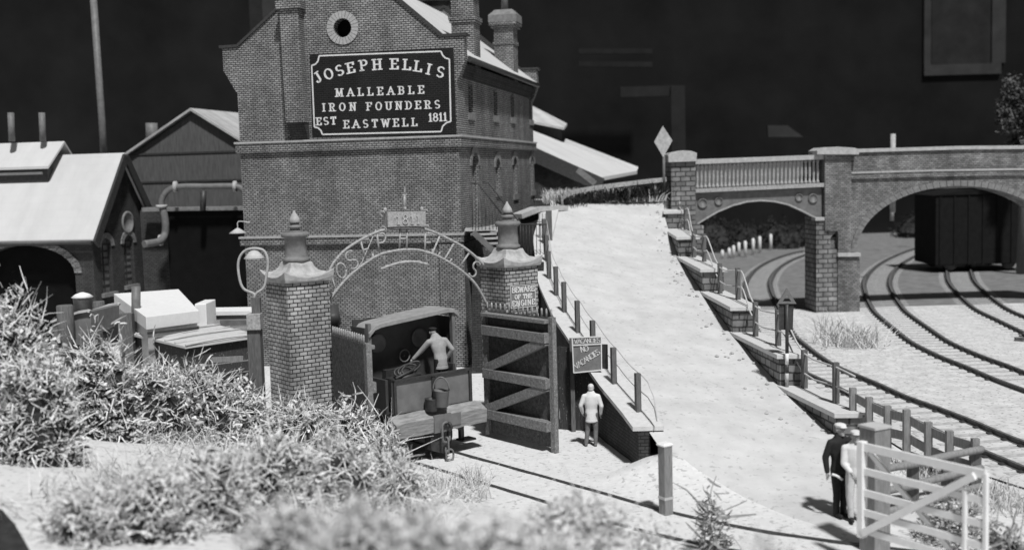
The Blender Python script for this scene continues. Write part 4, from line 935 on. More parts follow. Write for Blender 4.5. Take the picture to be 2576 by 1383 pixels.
mb = MB(); bprism(mb, [ca(325, 282), ca(880, 266), ca(1455, 258), ca(1900, 262), ca(1900, 300), ca(1455, 298), ca(880, 306), ca(325, 322)], -.12, .12); part(mb, 'string_course', 'brick_bridge', bd)
mb = MB(); bprism(mb, [ca(325, 276), ca(880, 260), ca(1455, 252), ca(1900, 256), ca(1900, 268), ca(1455, 264), ca(880, 272), ca(325, 288)], -.16, .04); part(mb, 'string_course_ledge', 'voussoir', bd)
mb = MB(); bprism(mb, [ca(355, 128), ca(1040, 108), ca(1455, 105), ca(1900, 105), ca(1900, 128), ca(1455, 128), ca(1040, 131), ca(355, 151)], -.12, .6); part(mb, 'coping', 'stone', bd)
# ------------------------------------------------------------------ sheds on the left
S1 = Frame(-18.9, 52.0)
sh = thing('engine_shed', 'brick engine shed with white roof, roof lantern and arched entrance', 'shed', S1.W(-4, 2.7, 0))
sd = 5.5; rz1, ez1 = 8.85, 5.3
ta, _ = S1.fac(190, 700); tl_, _ = S1.fac(-60, 700)
_, zar = S1.fac(90, 617)
mb = MB(); wallholes(mb, S1, 't', 0, -16, 0, 0, ez1, .6, [(tl_, ta, 0, zar, 1.3)]); part(mb, 'front_wall', 'brick_dark', sh)
mb = MB(); mid = (tl_ + ta) / 2; r = (ta - tl_) / 2
for k in range(18):
    a0, a1 = math.pi * (k + .04) / 18, math.pi * (k + .96) / 18
    mb.prism([S1.W(mid - rr * math.cos(a), -.06, zar - 1.3 + rz * math.sin(a)) for rr, rz, a in ((r, 1.3, a0), (r + .35, 1.6, a0), (r + .35, 1.6, a1), (r, 1.3, a1))], (S1.ey * .06).to_3d())
part(mb, 'entrance_arch', 'brick_bridge', sh)
mb = MB(); mb.fbox(S1, tl_ - .3, ta + .3, .65, .7, 0, 5); part(mb, 'dark_interior', 'dark', sh)
qa, qb = S1.side(268, 650)[0], S1.side(325, 650)[0]
hl = [(qa - .45, qa + .45, S1.side(270, 735)[1], S1.side(270, 598)[1], .4), (qb - .45, qb + .45, S1.side(330, 715)[1], S1.side(328, 590)[1], .4)]
mb = MB(); wallholes(mb, S1, 'q', 0, 0, sd, 0, ez1, .25, hl); mb.prism([S1.W(0, 0, ez1), S1.W(0, sd, ez1), S1.W(0, sd / 2, rz1)], (S1.ex * -.2).to_3d()); part(mb, 'gable_wall', 'brick_dark', sh)
for h in hl:
    mb = MB(); mb.fbox(S1, -.24, -.2, h[0], h[1], h[2], h[3]); wo = part(mb, 'window', 'glass_pale', sh)
    mb = MB()
    for k in range(1, 8): z = lerp(h[2], h[3], k / 8); mb.fbox(S1, -.2, -.17, h[0], h[1], z - .03, z + .03)
    mb.fbox(S1, -.2, -.16, (h[0] + h[1]) / 2 - .03, (h[0] + h[1]) / 2 + .03, h[2], h[3]); part(mb, 'glazing_bar', 'iron', wo)
    mb = MB(); mb.fbox(S1, 0, .15, h[0] - .15, h[1] + .15, h[2] - .2, h[2] - .01); part(mb, 'window_sill', 'stone_dark', sh)
    mb = MB(); mid = (h[0] + h[1]) / 2; r = .45; hs = h[3] - .4
    for k in range(9):
        a0, a1 = math.pi * (k + .05) / 9, math.pi * (k + .95) / 9
        mb.prism([S1.W(0, mid - rr * math.cos(a), hs + rz * math.sin(a)) for rr, rz, a in ((r, .4, a0), (r + .25, .65, a0), (r + .25, .65, a1), (r, .4, a1))], (S1.ex * .05).to_3d())
    part(mb, 'window_arch', 'stone_dark', sh)
mb = MB(); cq, cz2 = S1.side(320, 560); mb.lathe([(.55, 0), (.55, .06), (.38, .06), (.38, -.05), (0, -.05)], S1.W(.01, cq, cz2), 24, axis=S1.ex.to_3d()); part(mb, 'round_vent', 'stone_dark', sh)
mb = MB(); ov = .25; sl_ = (rz1 - ez1) / (sd / 2)
for q0, q1 in ((-ov, sd / 2), (sd + ov, sd / 2)):
    z0_ = ez1 - ov * sl_ + .12; mb.prism([S1.W(.3, q0, z0_), S1.W(.3, q1, rz1 + .12), S1.W(.3, q1, rz1 + .02), S1.W(.3, q0, z0_ - .1)], (S1.ex * -16.5).to_3d())
part(mb, 'roof', 'roof', sh)
mb = MB()
for q0 in (-ov, sd + ov):
    a, b = S1.W(.34, q0, ez1 - ov * sl_ - .08), S1.W(.34, sd / 2, rz1 - .06); mb.bar(a, b, .12, .4, up=(0, 0, 1))
part(mb, 'barge_board', 'iron', sh)
mb = MB(); mb.tube([S1.W(.2, -ov - .1, ez1 - .35), S1.W(-16, -ov - .1, ez1 - .35)], .1, 8); part(mb, 'gutter', 'iron', sh)
tL1, _ = S1.fac(125, 400, q=1.6); 
lz = S1.fac(125, 418, q=1.6)[1]; lz2 = S1.fac(150, 356, q=sd / 2)[1]
mb = MB(); mb.fbox(S1, -16, tL1 - .25, 1.75, sd - 1.75, 7, lz - .1); part(mb, 'lantern_wall', 'iron', sh)
mb = MB()
for q0, q1 in ((1.45, sd / 2), (sd - 1.45, sd / 2)):
    mb.prism([S1.W(tL1, q0, lz), S1.W(tL1 + .1, q1, lz2), S1.W(tL1 + .1, q1, lz2 - .12), S1.W(tL1, q0, lz - .12)], (S1.ex * -12).to_3d())
part(mb, 'lantern_roof', 'roof', sh)
mb = MB(); zz = S1.fac(60, 437, q=1.7)[1]; mb.fbox(S1, -16, tL1 - .5, 1.7, 1.749, zz - .06, zz + .06); part(mb, 'lantern_louvre', 'cream', sh)
for x in (27, 105):
    mb = MB(); p, q = P(x + 3, 356, 55), P(x, 284, 55); mb.tube([p, q], .16, 8); part(mb, 'vent_pipe', 'iron_grey', sh)
mb = MB(); mb.tube([P(262, 400, 66), P(256, 300, 66), P(233, -30, 66)], .2, 8); tag(mb.build('flagpole', 'iron_grey'), 'tall plain pole leaning slightly behind the engine shed', 'pole')
# corrugated shed behind
S2 = Frame(P(600, 500, 62).x, P(600, 500, 62).y)
cs_ = thing('corrugated_shed', 'dark corrugated iron shed with a pale ridge roof behind the pipework', 'shed', S2.W(-4, 3, 0))
ax_, az_ = S2.fac(485, 284); lx, lz_ = S2.fac(300, 410); 
rx_, rz_ = S2.fac(660, 392)
mb = MB(); mb.prism([S2.W(lx, 0, 0), S2.W(lx, 0, lz_), S2.W(ax_, 0, az_), S2.W(rx_, 0, rz_), S2.W(rx_, 0, 0)], (S2.ey * 10).to_3d()); part(mb, 'walls', 'sheet', cs_)
mb = MB(); z1_, z2_ = S2.fac(440, 386)[1], S2.fac(440, 457)[1]
for zz in (z1_, z2_): mb.fbox(S2, lx - .03, rx_, -.05, 0, zz - .05, zz + .05)
part(mb, 'sheet_lap', 'iron', cs_)
mb = MB(); 
for (xa, za), (xb, zb2) in (((lx - .4, lz_ - .15), (ax_, az_ + .1)), ((rx_, rz_ + .1), (ax_, az_ + .1))):
    mb.prism([S2.W(xa, -.3, za), S2.W(xb, -.3, zb2), S2.W(xb, -.3, zb2 + .14), S2.W(xa, -.3, za + .14)], (S2.ey * 10.6).to_3d())
part(mb, 'roof', 'roof2', cs_)
mb = MB(); mb.tube([P(382, 360, 66), P(381, 310, 66)], .33, 12); part(mb, 'vent_pipe', 'iron_grey', cs_)
# dark wall with pipework
dw = thing('boundary_wall', 'tall soot black wall with light coping between shed and foundry', 'wall', P(500, 700, 56).xy.to_3d())
mb = MB(); a, b = P(418, 527, 55), P(640, 524, 55); mb.prism([Vector((a.x, a.y, 0)), Vector((b.x, b.y, 0)), Vector((b.x, b.y, a.z)), a], (0, .6, 0)); part(mb, 'wall', 'dark', dw)
mb = MB(); a, b = P(362, 527, 55.2), P(640, 523, 55.2); mb.bar(a, b, .7, .18); part(mb, 'coping', 'stone_dark', dw)
mb = MB(); a, b = P(352, 530, 56), P(420, 530, 56); mb.prism([Vector((a.x, a.y, 0)), Vector((b.x, b.y, 0)), b, a], (0, .4, 0)); part(mb, 'side_pier', 'brick_dark', dw)
pw = thing('steam_pipe', 'fat pale overhead pipe bending down beside the soot black wall', 'pipe', P(412, 590, 54).xy.to_3d())
mb = MB(); mb.tube(catmull([P(640, 500, 54), P(612, 478, 54), P(590, 469, 54), (P(520, 469, 54)), P(450, 470, 54), P(422, 480, 54), P(408, 500, 54), P(405, 518, 54)]), .14, 12); part(mb, 'pipe_run', 'iron_grey', pw)
mb = MB(); mb.tube(catmull([P(408, 518, 54), P(416, 560, 54), P(414, 590, 54), P(400, 607, 53.5), P(362, 614, 52.8)]), .17, 12); part(mb, 'pipe_run', 'iron_grey', pw)
for x, y, ax in ((441, 470, (1, 0, 0)), (591, 469, (1, 0, 0)), (406, 519, (0, 0, 1)), (404, 604, (1, 0, 0))):
    mb = MB(); mb.lathe([(.26, -.07), (.26, .07)], P(x, y, 54), 14, axis=ax); part(mb, 'flange', 'stone', pw)
mb = MB(); a = P(512, 480, 54); b = P(510, 530, 54); mb.tube([a, b], .14, 8); part(mb, 'bracket', 'iron', pw)
# white hut
def quadhut(name, label, cat, foot, ztops, z0, roofm, wallm, th, wallpart='walls'):
    c = sum((Vector((*p, 0)) for p in foot), Vector()) / 4; t = thing(name, label, cat, c)
    mb = MB(); vs = [Vector((*p, z0)).lerp(Vector((c.x, c.y, z0)), .06) for p in foot]; tv = [Vector((v.x, v.y, z)) for v, z in zip(vs, ztops)]
    mb.add(vs + tv, [(0, 1, 2, 3), (4, 5, 6, 7)] + [(i, (i + 1) % 4, 4 + (i + 1) % 4, 4 + i) for i in range(4)]); part(mb, wallpart, wallm, t)
    mb = MB(); tv = [Vector((*p, z + .003)) for p, z in zip(foot, ztops)]; mb.add(tv + [v + Vector((0, 0, th)) for v in tv], [(0, 1, 2, 3), (4, 5, 6, 7)] + [(i, (i + 1) % 4, 4 + (i + 1) % 4, 4 + i) for i in range(4)]); part(mb, 'roof', roofm, t, .015)
    return t, c
f1 = [P(287, 755, 42.2).xy, P(367, 803, 36.6).xy, P(500, 781, 38.6).xy, P(450, 743, 43.4).xy]
hz_ = [P(287, 757, 42.2).z, P(367, 830, 36.6).z, P(500, 812, 38.6).z, P(450, 745, 43.4).z]
ht, _ = quadhut('white_hut', 'low white hut with thick pale roof behind the ribbed shed', 'hut', f1, [hz_[0] - .15, hz_[1], hz_[2], hz_[3] - .15], 0, 'white', 'cream', .42)
mb = MB(); a, b = P(372, 838, 36.4), P(498, 824, 38.3); mb.bar(a, b, .06, .08); part(mb, 'lintel', 'iron', ht)
hb = [P(492, 770, 39.4), P(516, 768, 39.4)]
mb = MB(); p = P(504, 770, 39.5); mb.box(p.x - .17, p.x + .22, p.y - .1, p.y + 1.2, 0, p.z + .1); part(mb, 'end_wall', 'white', ht, .03)
# ribbed roof shed
f2 = [P(*c5(865, 740), 39.1), P(*c5(1345, 852), 35.1), P(*c5(1900, 770), 36.6), P(*c5(1400, 655), 41.9)]
rb, rc = quadhut('ribbed_roof_shed', 'dark timber shed under a pale ribbed sheet roof behind the bushes', 'shed', [p.xy for p in f2], [p.z - .1 for p in f2], 0, 'roof', 'wood_dark', .09)
A_, B_, C_, D_ = f2
for k in range(8):
    f = k / 7; a, b = A_.lerp(B_, f), D_.lerp(C_, f); pts = []
    for j in range(9): p = a.lerp(b, j / 8); p.z += .015 + .05 * math.sin(j / 8 * math.pi) * (1 if k % 2 else -.2); pts.append(p)
    mb = MB(); mb.tube(pts, .035, 6); part(mb, 'roof_rib', 'cream', rb)
mb = MB()
for zz in (1.9, 1.55, 1.2): mb.bar(Vector((B_.x, B_.y - .06, zz)), Vector((C_.x, C_.y - .1, zz)), .03, .03)
a, b = P(532, 905, 35.2), P(610, 901, 35.9); mb.bar(a, b, .08, .16); part(mb, 'batten', 'wood_grey', rb)
mb = MB(); a, b = P(342, 826, 38.6), P(342, 720, 38.6); mb.tube([a, b], .15, 10); part(mb, 'stove_pipe', 'iron_grey', rb)
# tank, bucket, posts
tk = thing('storage_tank', 'curved topped dark tank with pale rim behind the left bushes', 'tank', P(190, 860, 34))
cc = [c5(378, 680), c5(440, 655), c5(500, 637), c5(570, 612), c5(640, 600), c5(660, 605), c5(662, 740), c5(380, 900)]
mb = MB(); mb.prism([P(x, y, 34) for x, y in cc], (.3, 1.6, 0)); part(mb, 'shell', 'iron_grey', tk)
mb = MB(); tp_ = [P(x, y, 34) + Vector((0, -.04, .02)) for x, y in cc[:6]]
for a, b in zip(tp_, tp_[1:]): mb.bar(a, b, .14, .07)
tp2 = [p + Vector((.3, 1.7, .0)) for p in tp_]
for a, b in zip(tp2, tp2[1:]): mb.bar(a, b, .14, .07)
part(mb, 'rim', 'cream', tk)
bk2 = bucket(P(*c5(605, 605), 34.5), .28, .42, 'dark pail heaped with pale powder on top of the tank', 'stone_dark', 0, False)
mb = MB(); c = P(*c5(605, 605), 34.5) + Vector((0, 0, .42)); mb.lathe([(.27, 0), (.33, .03), (.2, .12), (.05, .17), (0, .17)], c, 14); part(mb, 'powder', 'white', bk2)
for i, (x, y0, y1, r, lab) in enumerate(((487, 565, 840, .24, 'stout round post in front of the left tank'), (728, 535, 720, .2, 'short blurred post right of the tank pail'))):
    mb = MB(); a, b = P(*c5(x, y1), 33.6 + 6 * i), P(*c5(x, y0), 33.6 + 6 * i); mb.lathe([(r, -.8), (r, b.z - a.z), (r * .9, b.z - a.z + .04)], a, 12); tag(mb.build('bollard_post', 'wood'), lab, 'post')
mb = MB(); a = P(*c5(910, 620), 38); b = P(*c5(905, 700), 38); mb.box(a.x - .2, a.x + .2, a.y, a.y + .3, 0, a.z); tag(mb.build('timber_post', 'wood'), 'stubby timber post left of the white hut', 'post')
# pale yard stores between hut and foundry
ys = thing('yard_store', 'long low pale store between the white hut and the foundry', 'shed', P(580, 840, 42).xy.to_3d())
a, b = P(516, 792, 43), P(640, 790, 43); mb = MB(); mb.prism([Vector((a.x, a.y, 0)), Vector((b.x, b.y, 0)), b, a], (0, 1.2, 0)); part(mb, 'wall', 'stone', ys)
mb = MB(); mb.bar(a + Vector((-.1, .6, .06)), b + Vector((0, .6, .06)), 1.4, .14); part(mb, 'roof', 'white', ys)
mb = MB(); a, b = P(552, 795, 42.8), P(628, 795, 42.8); mb.prism([Vector((a.x, a.y, .8)), Vector((b.x, b.y, .8)), b - Vector((0, 0, .15)), a - Vector((0, 0, .15))], (0, .1, 0)); part(mb, 'door', 'iron_grey', ys)
mb = MB(); c = P(600, 806, 41).xy.to_3d(); mb.lathe([(.5, 0), (.5, 2.3), (.46, 2.36), (0, 2.36)], c, 18); tag(mb.build('oil_drum', 'stone_dark'), 'grey drum standing against the pale yard store', 'drum')
# ------------------------------------------------------------------ building behind the foundry on the right
bs2 = thing('rear_shed', 'long sloping pale roofed shed behind the foundry and above the ramp', 'shed', (5, 70, 0))
q1 = [P(1335, 327, 72), P(1602, 430, 74), P(1513, 446, 66), P(1335, 366, 66)]
mb = MB(); mb.add(q1 + [p - Vector((0, 0, .2)) for p in q1], [(0, 1, 2, 3), (4, 5, 6, 7)] + [(i, (i + 1) % 4, 4 + (i + 1) % 4, 4 + i) for i in range(4)]); part(mb, 'roof', 'roof', bs2)
mb = MB(); mb.bar(P(1420, 355, 73.9), P(1602, 426, 74.2), .35, .3); part(mb, 'roof_verge', 'white', bs2)
mb = MB(); a, b = q1[3], q1[2]; mb.bar(a - Vector((0, -.05, .45)), b - Vector((0, -.05, .45)), .12, .8); part(mb, 'fascia', 'iron', bs2)
mb = MB(); a2, b2 = a + Vector((0, .6, -.3)), b + Vector((0, .6, -.3)); mb.prism([a2, b2, Vector((b2.x, b2.y, 0)), Vector((a2.x, a2.y, 0))], (0, 4, 0)); part(mb, 'wall', 'brick_dark', bs2)
q2 = [P(1330, 262, 74), P(1426, 311, 74), P(1418, 321, 72), P(1330, 303, 72)]
mb = MB(); mb.add(q2 + [p - Vector((0, 0, .15)) for p in q2], [(0, 1, 2, 3), (4, 5, 6, 7)] + [(i, (i + 1) % 4, 4 + (i + 1) % 4, 4 + i) for i in range(4)]); part(mb, 'clerestory_roof', 'roof2', bs2)
mb = MB(); a, b = P(1330, 308, 73), P(1412, 325, 73); mb.prism([a, b, b - Vector((0, 0, .8)), a - Vector((0, 0, 1.4))], (0, 1.5, 0)); part(mb, 'clerestory', 'iron', bs2)
mb = MB(); a, b = P(1497, 462, 60), P(1452, 405 + 22, 60); mb.bar(a, b, .1, .3); tag(mb.build('leaning_plank', 'stone_dark'), 'grey plank leaning among the weeds above the ramp', 'plank')
# ------------------------------------------------------------------ right foreground: timber fences and white gate
pf = thing('plank_fence', 'grey timber post and two-plank fence beside the near track', 'fence', P(2300, 1120, 28).xy.to_3d())
tops8 = [(530, 190), (650, 258), (785, 322), (925, 350), (1085, 440), (1240, 505), (1430, 560)]
bot8 = [(530, 405), (650, 450), (785, 600), (930, 640), (1085, 690), (1240, 720), (1430, 800)]
pp = []
for k, ((x, y), (x2, y2)) in enumerate(zip(tops8, bot8)):
    d = lerp(29.6, 25.6, k / 6); a, b = P(*c8(x, y), d), P(*c8(x2, y2), d); mb = MB(); b.x = a.x; b.z = 0
    mb.obox((a + b) / 2, (.08, 0, 0), (0, .07, 0), (0, 0, (a.z - b.z) / 2)); part(mb, 'post', 'wood_grey', pf); pp.append(a)
for off in (.22, .68):
    for a, b in zip(pp, pp[1:]): mb = MB(); mb.bar(a + Vector((0, .1, -off)), b + Vector((0, .1, -off)), .035, .22); part(mb, 'plank', 'wood_grey', pf)
rf2 = thing('pole_rail_fence', 'round pole fence with three rails behind the white gate', 'fence', P(2350, 1250, 25).xy.to_3d())
for y in (0, 165, 320):
    pts = [P(*c8(740, 790 + y * 1.0), 24.4), P(*c8(850, 770 + y * .98), 24.5), P(*c8(1000, 745 + y * .95), 24.7), P(*c8(1150, 705 + y * .92), 25), P(*c8(1480, 640 + y * .85), 25.5)]
    mb = MB(); mb.tube(catmull(pts), .085, 10); part(mb, 'rail', 'wood_grey', rf2)
for x, y0, y1, d in ((985, 745, 985, 24.7), (1240, 690, 900, 25.1), (1445, 635, 960, 25.45)):
    a, b = P(*c8(x, y0), d), P(*c8(x, y1), d); mb = MB(); mb.obox(((a + b) / 2) + Vector((0, .12, -.2)), (.12, 0, 0), (0, .06, 0), (0, 0, (a.z - b.z) / 2 + .2)); part(mb, 'post', 'wood', rf2)
gp_ = thing('gate_post', 'thick square grey post hanging the white crossing gate', 'post', P(2195, 1380, 22).xy.to_3d())
a = P(2200, 1074, 22.2); mb = MB(); c = Vector((a.x, a.y, a.z / 2)); ang = R(28)
mb.obox(c, (.21 * math.cos(ang), .21 * math.sin(ang), 0), (-.21 * math.sin(ang), .21 * math.cos(ang), 0), (0, 0, a.z / 2)); part(mb, 'timber', 'wood_grey', gp_, .015)
mb = MB(); mb.obox(Vector((a.x, a.y, a.z + .025)), (.23 * math.cos(ang), .23 * math.sin(ang), 0), (-.23 * math.sin(ang), .23 * math.cos(ang), 0), (0, 0, .024)); part(mb, 'cap', 'cream', gp_)
wg = thing('white_gate', 'white five-bar crossing gate swung open at the right', 'gate', P(2170, 1350, 21).xy.to_3d())
WA, WB = P(2168, 1122, 21.3), P(2470, 1180, 19.2)
wa, wb = WA.xy, WA.xy + (WB.xy - WA.xy) * 1.03
def gw(x, y): return ONP(x, y, wa, wb)
wz = lambda f, z: Vector((*wa.lerp(wb, f), z))
e_ = (wb - wa).normalized(); gn = Vector((e_.y, -e_.x, 0)); gn = gn if gn.y < 0 else -gn
zt_ = WA.z; zb_ = gw(2172, 1338).z
mb = MB(); mb.bar(wz(0, zb_ - .1), wz(0, zt_ + .1), .13, .16, up=gn); part(mb, 'heel_stile', 'white', wg, .01)
mb = MB(); mb.bar(wz(1, zb_ + .02), wz(1, zt_ + .02), .06, .09, up=gn); part(mb, 'head_stile', 'white', wg)
for k in range(5):
    z = lerp(zt_, zb_, (0, .28, .53, .76, .97)[k]); mb = MB(); mb.bar(wz(0, z), wz(1, z), .06, .13 if k else .15); part(mb, 'bar', 'white', wg)
mb = MB(); mb.bar(wz(.02, zb_) + gn * .06, wz(.93, zt_ - .05) + gn * .06, .06, .13); part(mb, 'brace', 'white', wg)
mb = MB(); mb.bar(wz(.05, zt_ - .1) - gn * .06, wz(.74, zb_ + .1) - gn * .06, .05, .1); part(mb, 'brace', 'white', wg)
mb = MB(); mb.bar(wz(.86, zb_) + gn * .05, wz(.86, zt_ - .35) + gn * .05, .05, .09, up=gn); part(mb, 'brace', 'white', wg)
# lone snowy post at the ramp foot
fp_ = thing('fence_post', 'weathered square post with a pale capped top at the foot of the ramp', 'post', G(1675, 1290, 0))
p = G(1675, 1292, 0); zt = P(1675, 1120, p.y).z; ang = R(30); mb = MB()
mb.obox(p + Vector((0, 0, zt / 2)), (.11 * math.cos(ang), .11 * math.sin(ang), 0), (-.12 * math.sin(ang), .12 * math.cos(ang), 0), (0, 0, zt / 2)); part(mb, 'timber', 'wood_grey', fp_, .012)
mb = MB(); mb.sqlathe([(.13, 0, 0), (.14, .03, 0), (.09, .07, 0)], p + Vector((0, 0, zt)), ang, 4); part(mb, 'frosted_top', 'white', fp_)
mb = MB(); mb.sqlathe([(.122, 0, 0), (.124, .06, 0)], p + Vector((0, 0, .35)), ang, 2); part(mb, 'band', 'cream', fp_)
# ------------------------------------------------------------------ distant things
wn = thing('goods_wagon', 'big dark goods wagon standing in the brick arch', 'wagon', P(2460, 690, 76).xy.to_3d())
mb = MB(); a, b = P(2352, 668, 76), P(2590, 668, 76); top = P(2352, 492, 76).z
mb.box(a.x, b.x, 76, 80, a.z, top); part(mb, 'body', 'soot', wn, .05)
mb = MB(); pr_ = [(lerp(a.x - .1, b.x + .1, k / 10), top + .35 * math.sin(math.pi * k / 10)) for k in range(11)]
mb.prism([Vector((x, 75.9, z)) for x, z in pr_], (0, 4.2, 0)); part(mb, 'roof', 'soot', wn)
mb = MB()
for x in steps(a.x + .3, b.x - .3, 6): mb.box(x - .05, x + .05, 75.93, 76, a.z, top - .05)
part(mb, 'strapping', 'soot', wn)
mb = MB(); mb.box(a.x + .3, b.x - .3, 76.2, 79.8, .75, a.z); part(mb, 'underframe', 'soot', wn)
for x in (a.x + 1.1, b.x - 1.3):
    for y in (76.3, 79.4): mb = MB(); mb.lathe([(.46, -.06), (.48, .06), (.1, .05)], Vector((x, y, .66)), 20, axis=(0, 1, 0)); part(mb, 'wheel', 'iron', wn)
for i, (x, y0, y1) in enumerate(((683, 995, 1045), (733, 980, 1040), (765, 962, 1040), (803, 940, 1030), (850, 928, 1035), (907, 910, 1018), (955, 895, 1005), (1035, 878, 985), (1262, 880, 945))):
    b = G(*cb(x, y1), .1); a = P(*cb(x, y0), b.y); mb = MB(); mb.lathe([(.13, 0), (.13, a.z - b.z), (.05, a.z - b.z + .1)], b, 8)
    tag(mb.build('marker_post', 'white'), 'short white lineside marker post in the row under the girder span', 'post', 'white marker posts by the far track')
for i, (f, x, y0, y1, d, lab) in enumerate(((ca, 605, 30, 120, 72, 'white post showing above the bridge parapet'), (ca, 598, 470, 592, 95, 'left white pole seen through the brick arch'), (ca, 772, 418, 602, 98, 'taller white pole seen through the brick arch'))):
    a, b = P(*f(x, y0), d), P(*f(x, y1), d); mb = MB(); mb.lathe([(.16, 0 if i else -4), (.16, a.z - b.z)], b, 8); tag(mb.build('lineside_pole', 'cap'), lab, 'pole')
# hall furniture behind
wf = thing('hall_window', 'dim grey framed window in the dark wall at the upper right', 'window', P(2420, 175, 118))
a, b = P(2343, 176, 119.7), P(2500, -40, 119.7); mb = MB(); mb.box(a.x, b.x, 119.8, 120.1, a.z, b.z); part(mb, 'pane', 'hall_grey', wf)
mb = MB(); mb.box(a.x - .8, b.x + .8, 119.6, 120.1, a.z - .6, a.z + .5); mb.box(b.x - .2, b.x + 1.2, 119.6, 120.1, a.z + .5, b.z); mb.box(a.x - .8, a.x - .1, 119.65, 120.1, a.z + .5, b.z); part(mb, 'frame', 'hall_pale', wf)
hbm = thing('hall_portal', 'dim grey beam and upright standing in the dark behind the ramp', 'beam', P(1700, 400, 110))
mb = MB(); a, b = P(1560, 245, 110), P(1700, 207, 110); mb.box(a.x, b.x, 110, 110.6, a.z, b.z - .3); part(mb, 'beam', 'hall_grey', hbm)
mb = MB(); a, b = P(1690, 420, 109.7), P(1722, 215, 109.7); mb.box(a.x, b.x, 109.7, 109.99, 0, b.z); part(mb, 'upright', 'hall_grey', hbm)
mb = MB(); p = [P(1930, 316, 112), P(1980, 316, 112), P(2020, 345, 112), P(1932, 345, 112)]; mb.prism(p, (0, .5, 0)); tag(mb.build('lamp_hood', 'hall_pale'), 'dim grey lamp hood hanging in the dark hall', 'lamp')
for x0, x1, y0, y1, m_, lab in ((632, 655, -60, 140, 'hall_grey', 'dim column left of the foundry gable'), (662, 702, -60, 110, 'hall_pale', 'paler column touching the foundry gable')):
    a, b = P(x0, y1, 100), P(x1, y0, 100); mb = MB(); mb.box(a.x, b.x, 100, 100.8, 0, b.z); tag(mb.build('hall_column', m_), lab, 'column')
mb = MB(); a, b = P(1040, 60, 76), P(1145, 2, 76); mb.box(a.x + .4, b.x - .4, 76, 77.5, 5, b.z); mb.box(a.x, b.x, 75.8, 77.7, b.z, b.z + 1.2); tag(mb.build('far_chimney', 'brick_dark'), 'broad dark stack rising behind the foundry roof', 'chimney')
mb = MB()
for y0, y1 in ((115, 130), (148, 162)): 
    a, b = P(1455, y1, 115), P(1640, y0 + 15, 115); mb.bar(a, b, .4, .5)
tag(mb.build('hall_shelf', 'hall_dim'), 'pair of dim bars in the dark left of the portal', 'shelf')
# ------------------------------------------------------------------ foliage
def shards(mb, c, rx, ry, h, n, size, thin=.22, mi0=0, spread=.42, lowcut=-.15, seed=0, clump=False, dark=0):
    rr = random.Random(seed); c = Vector(c); G_ = rr.gauss
    for _ in range(n):
        th = rr.uniform(0, 2 * math.pi); ph = math.asin(rr.uniform(lowcut, 1)); k = rr.uniform(1 - spread, 1.0)
        lump = .9 + .3 * noise.noise(Vector((math.cos(th) * 2.2, math.sin(th) * 2.2, ph * 2 + seed))) + .34 * noise.noise(Vector((math.cos(th) * 6, math.sin(th) * 6, ph * 6 + seed)))
        d = Vector((math.cos(th) * math.cos(ph), math.sin(th) * math.cos(ph), math.sin(ph)))
        p = c + Vector((d.x * rx, d.y * ry, max(d.z, -.02) * h)) * k * lump
        if clump and (noise.noise(p * 2.6 / size * .17) < -.12 + .1 * ph or noise.noise(p * 7 / size * .17) < -.16): continue
        mi = mi0 if rr.random() > dark else 1
        v = (d * .5 + Vector((G_(0, 1), G_(0, 1), G_(0, .8)))).normalized(); s = v.cross(Vector((G_(0, 1), G_(0, 1), G_(0, 1)))).normalized()
        L = size * rr.uniform(.4, 1.3); wd = size * thin * rr.uniform(.5, 1.2); ax = (s + v.cross(s) * G_(0, .5)).normalized(); curl = G_(0, .8)
        vs = []
        for q in range(4):
            w_ = wd * (.5, .6, .5, .25)[q]; vs += [p - s * w_, p + s * w_]; p = p + v * L / 3; v = (Matrix.Rotation(curl, 3, ax) @ v).normalized()
        mb.add(vs, [(0, 1, 3, 2), (2, 3, 5, 4), (4, 5, 7, 6)], mi)
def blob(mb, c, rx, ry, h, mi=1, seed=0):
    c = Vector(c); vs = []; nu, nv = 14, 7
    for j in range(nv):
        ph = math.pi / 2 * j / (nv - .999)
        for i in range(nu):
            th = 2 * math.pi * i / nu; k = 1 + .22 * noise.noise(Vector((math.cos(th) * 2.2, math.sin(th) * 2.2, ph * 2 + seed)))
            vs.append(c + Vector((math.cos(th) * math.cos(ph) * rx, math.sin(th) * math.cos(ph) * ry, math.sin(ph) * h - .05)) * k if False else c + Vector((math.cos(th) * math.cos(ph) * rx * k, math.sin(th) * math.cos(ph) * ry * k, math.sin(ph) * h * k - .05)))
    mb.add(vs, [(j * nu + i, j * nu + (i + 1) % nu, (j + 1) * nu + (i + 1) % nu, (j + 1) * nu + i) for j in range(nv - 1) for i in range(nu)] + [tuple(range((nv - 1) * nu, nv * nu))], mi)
M['twig'] = mat('pale_twigs', .78, .25, 9, rough=.9, bump=0)
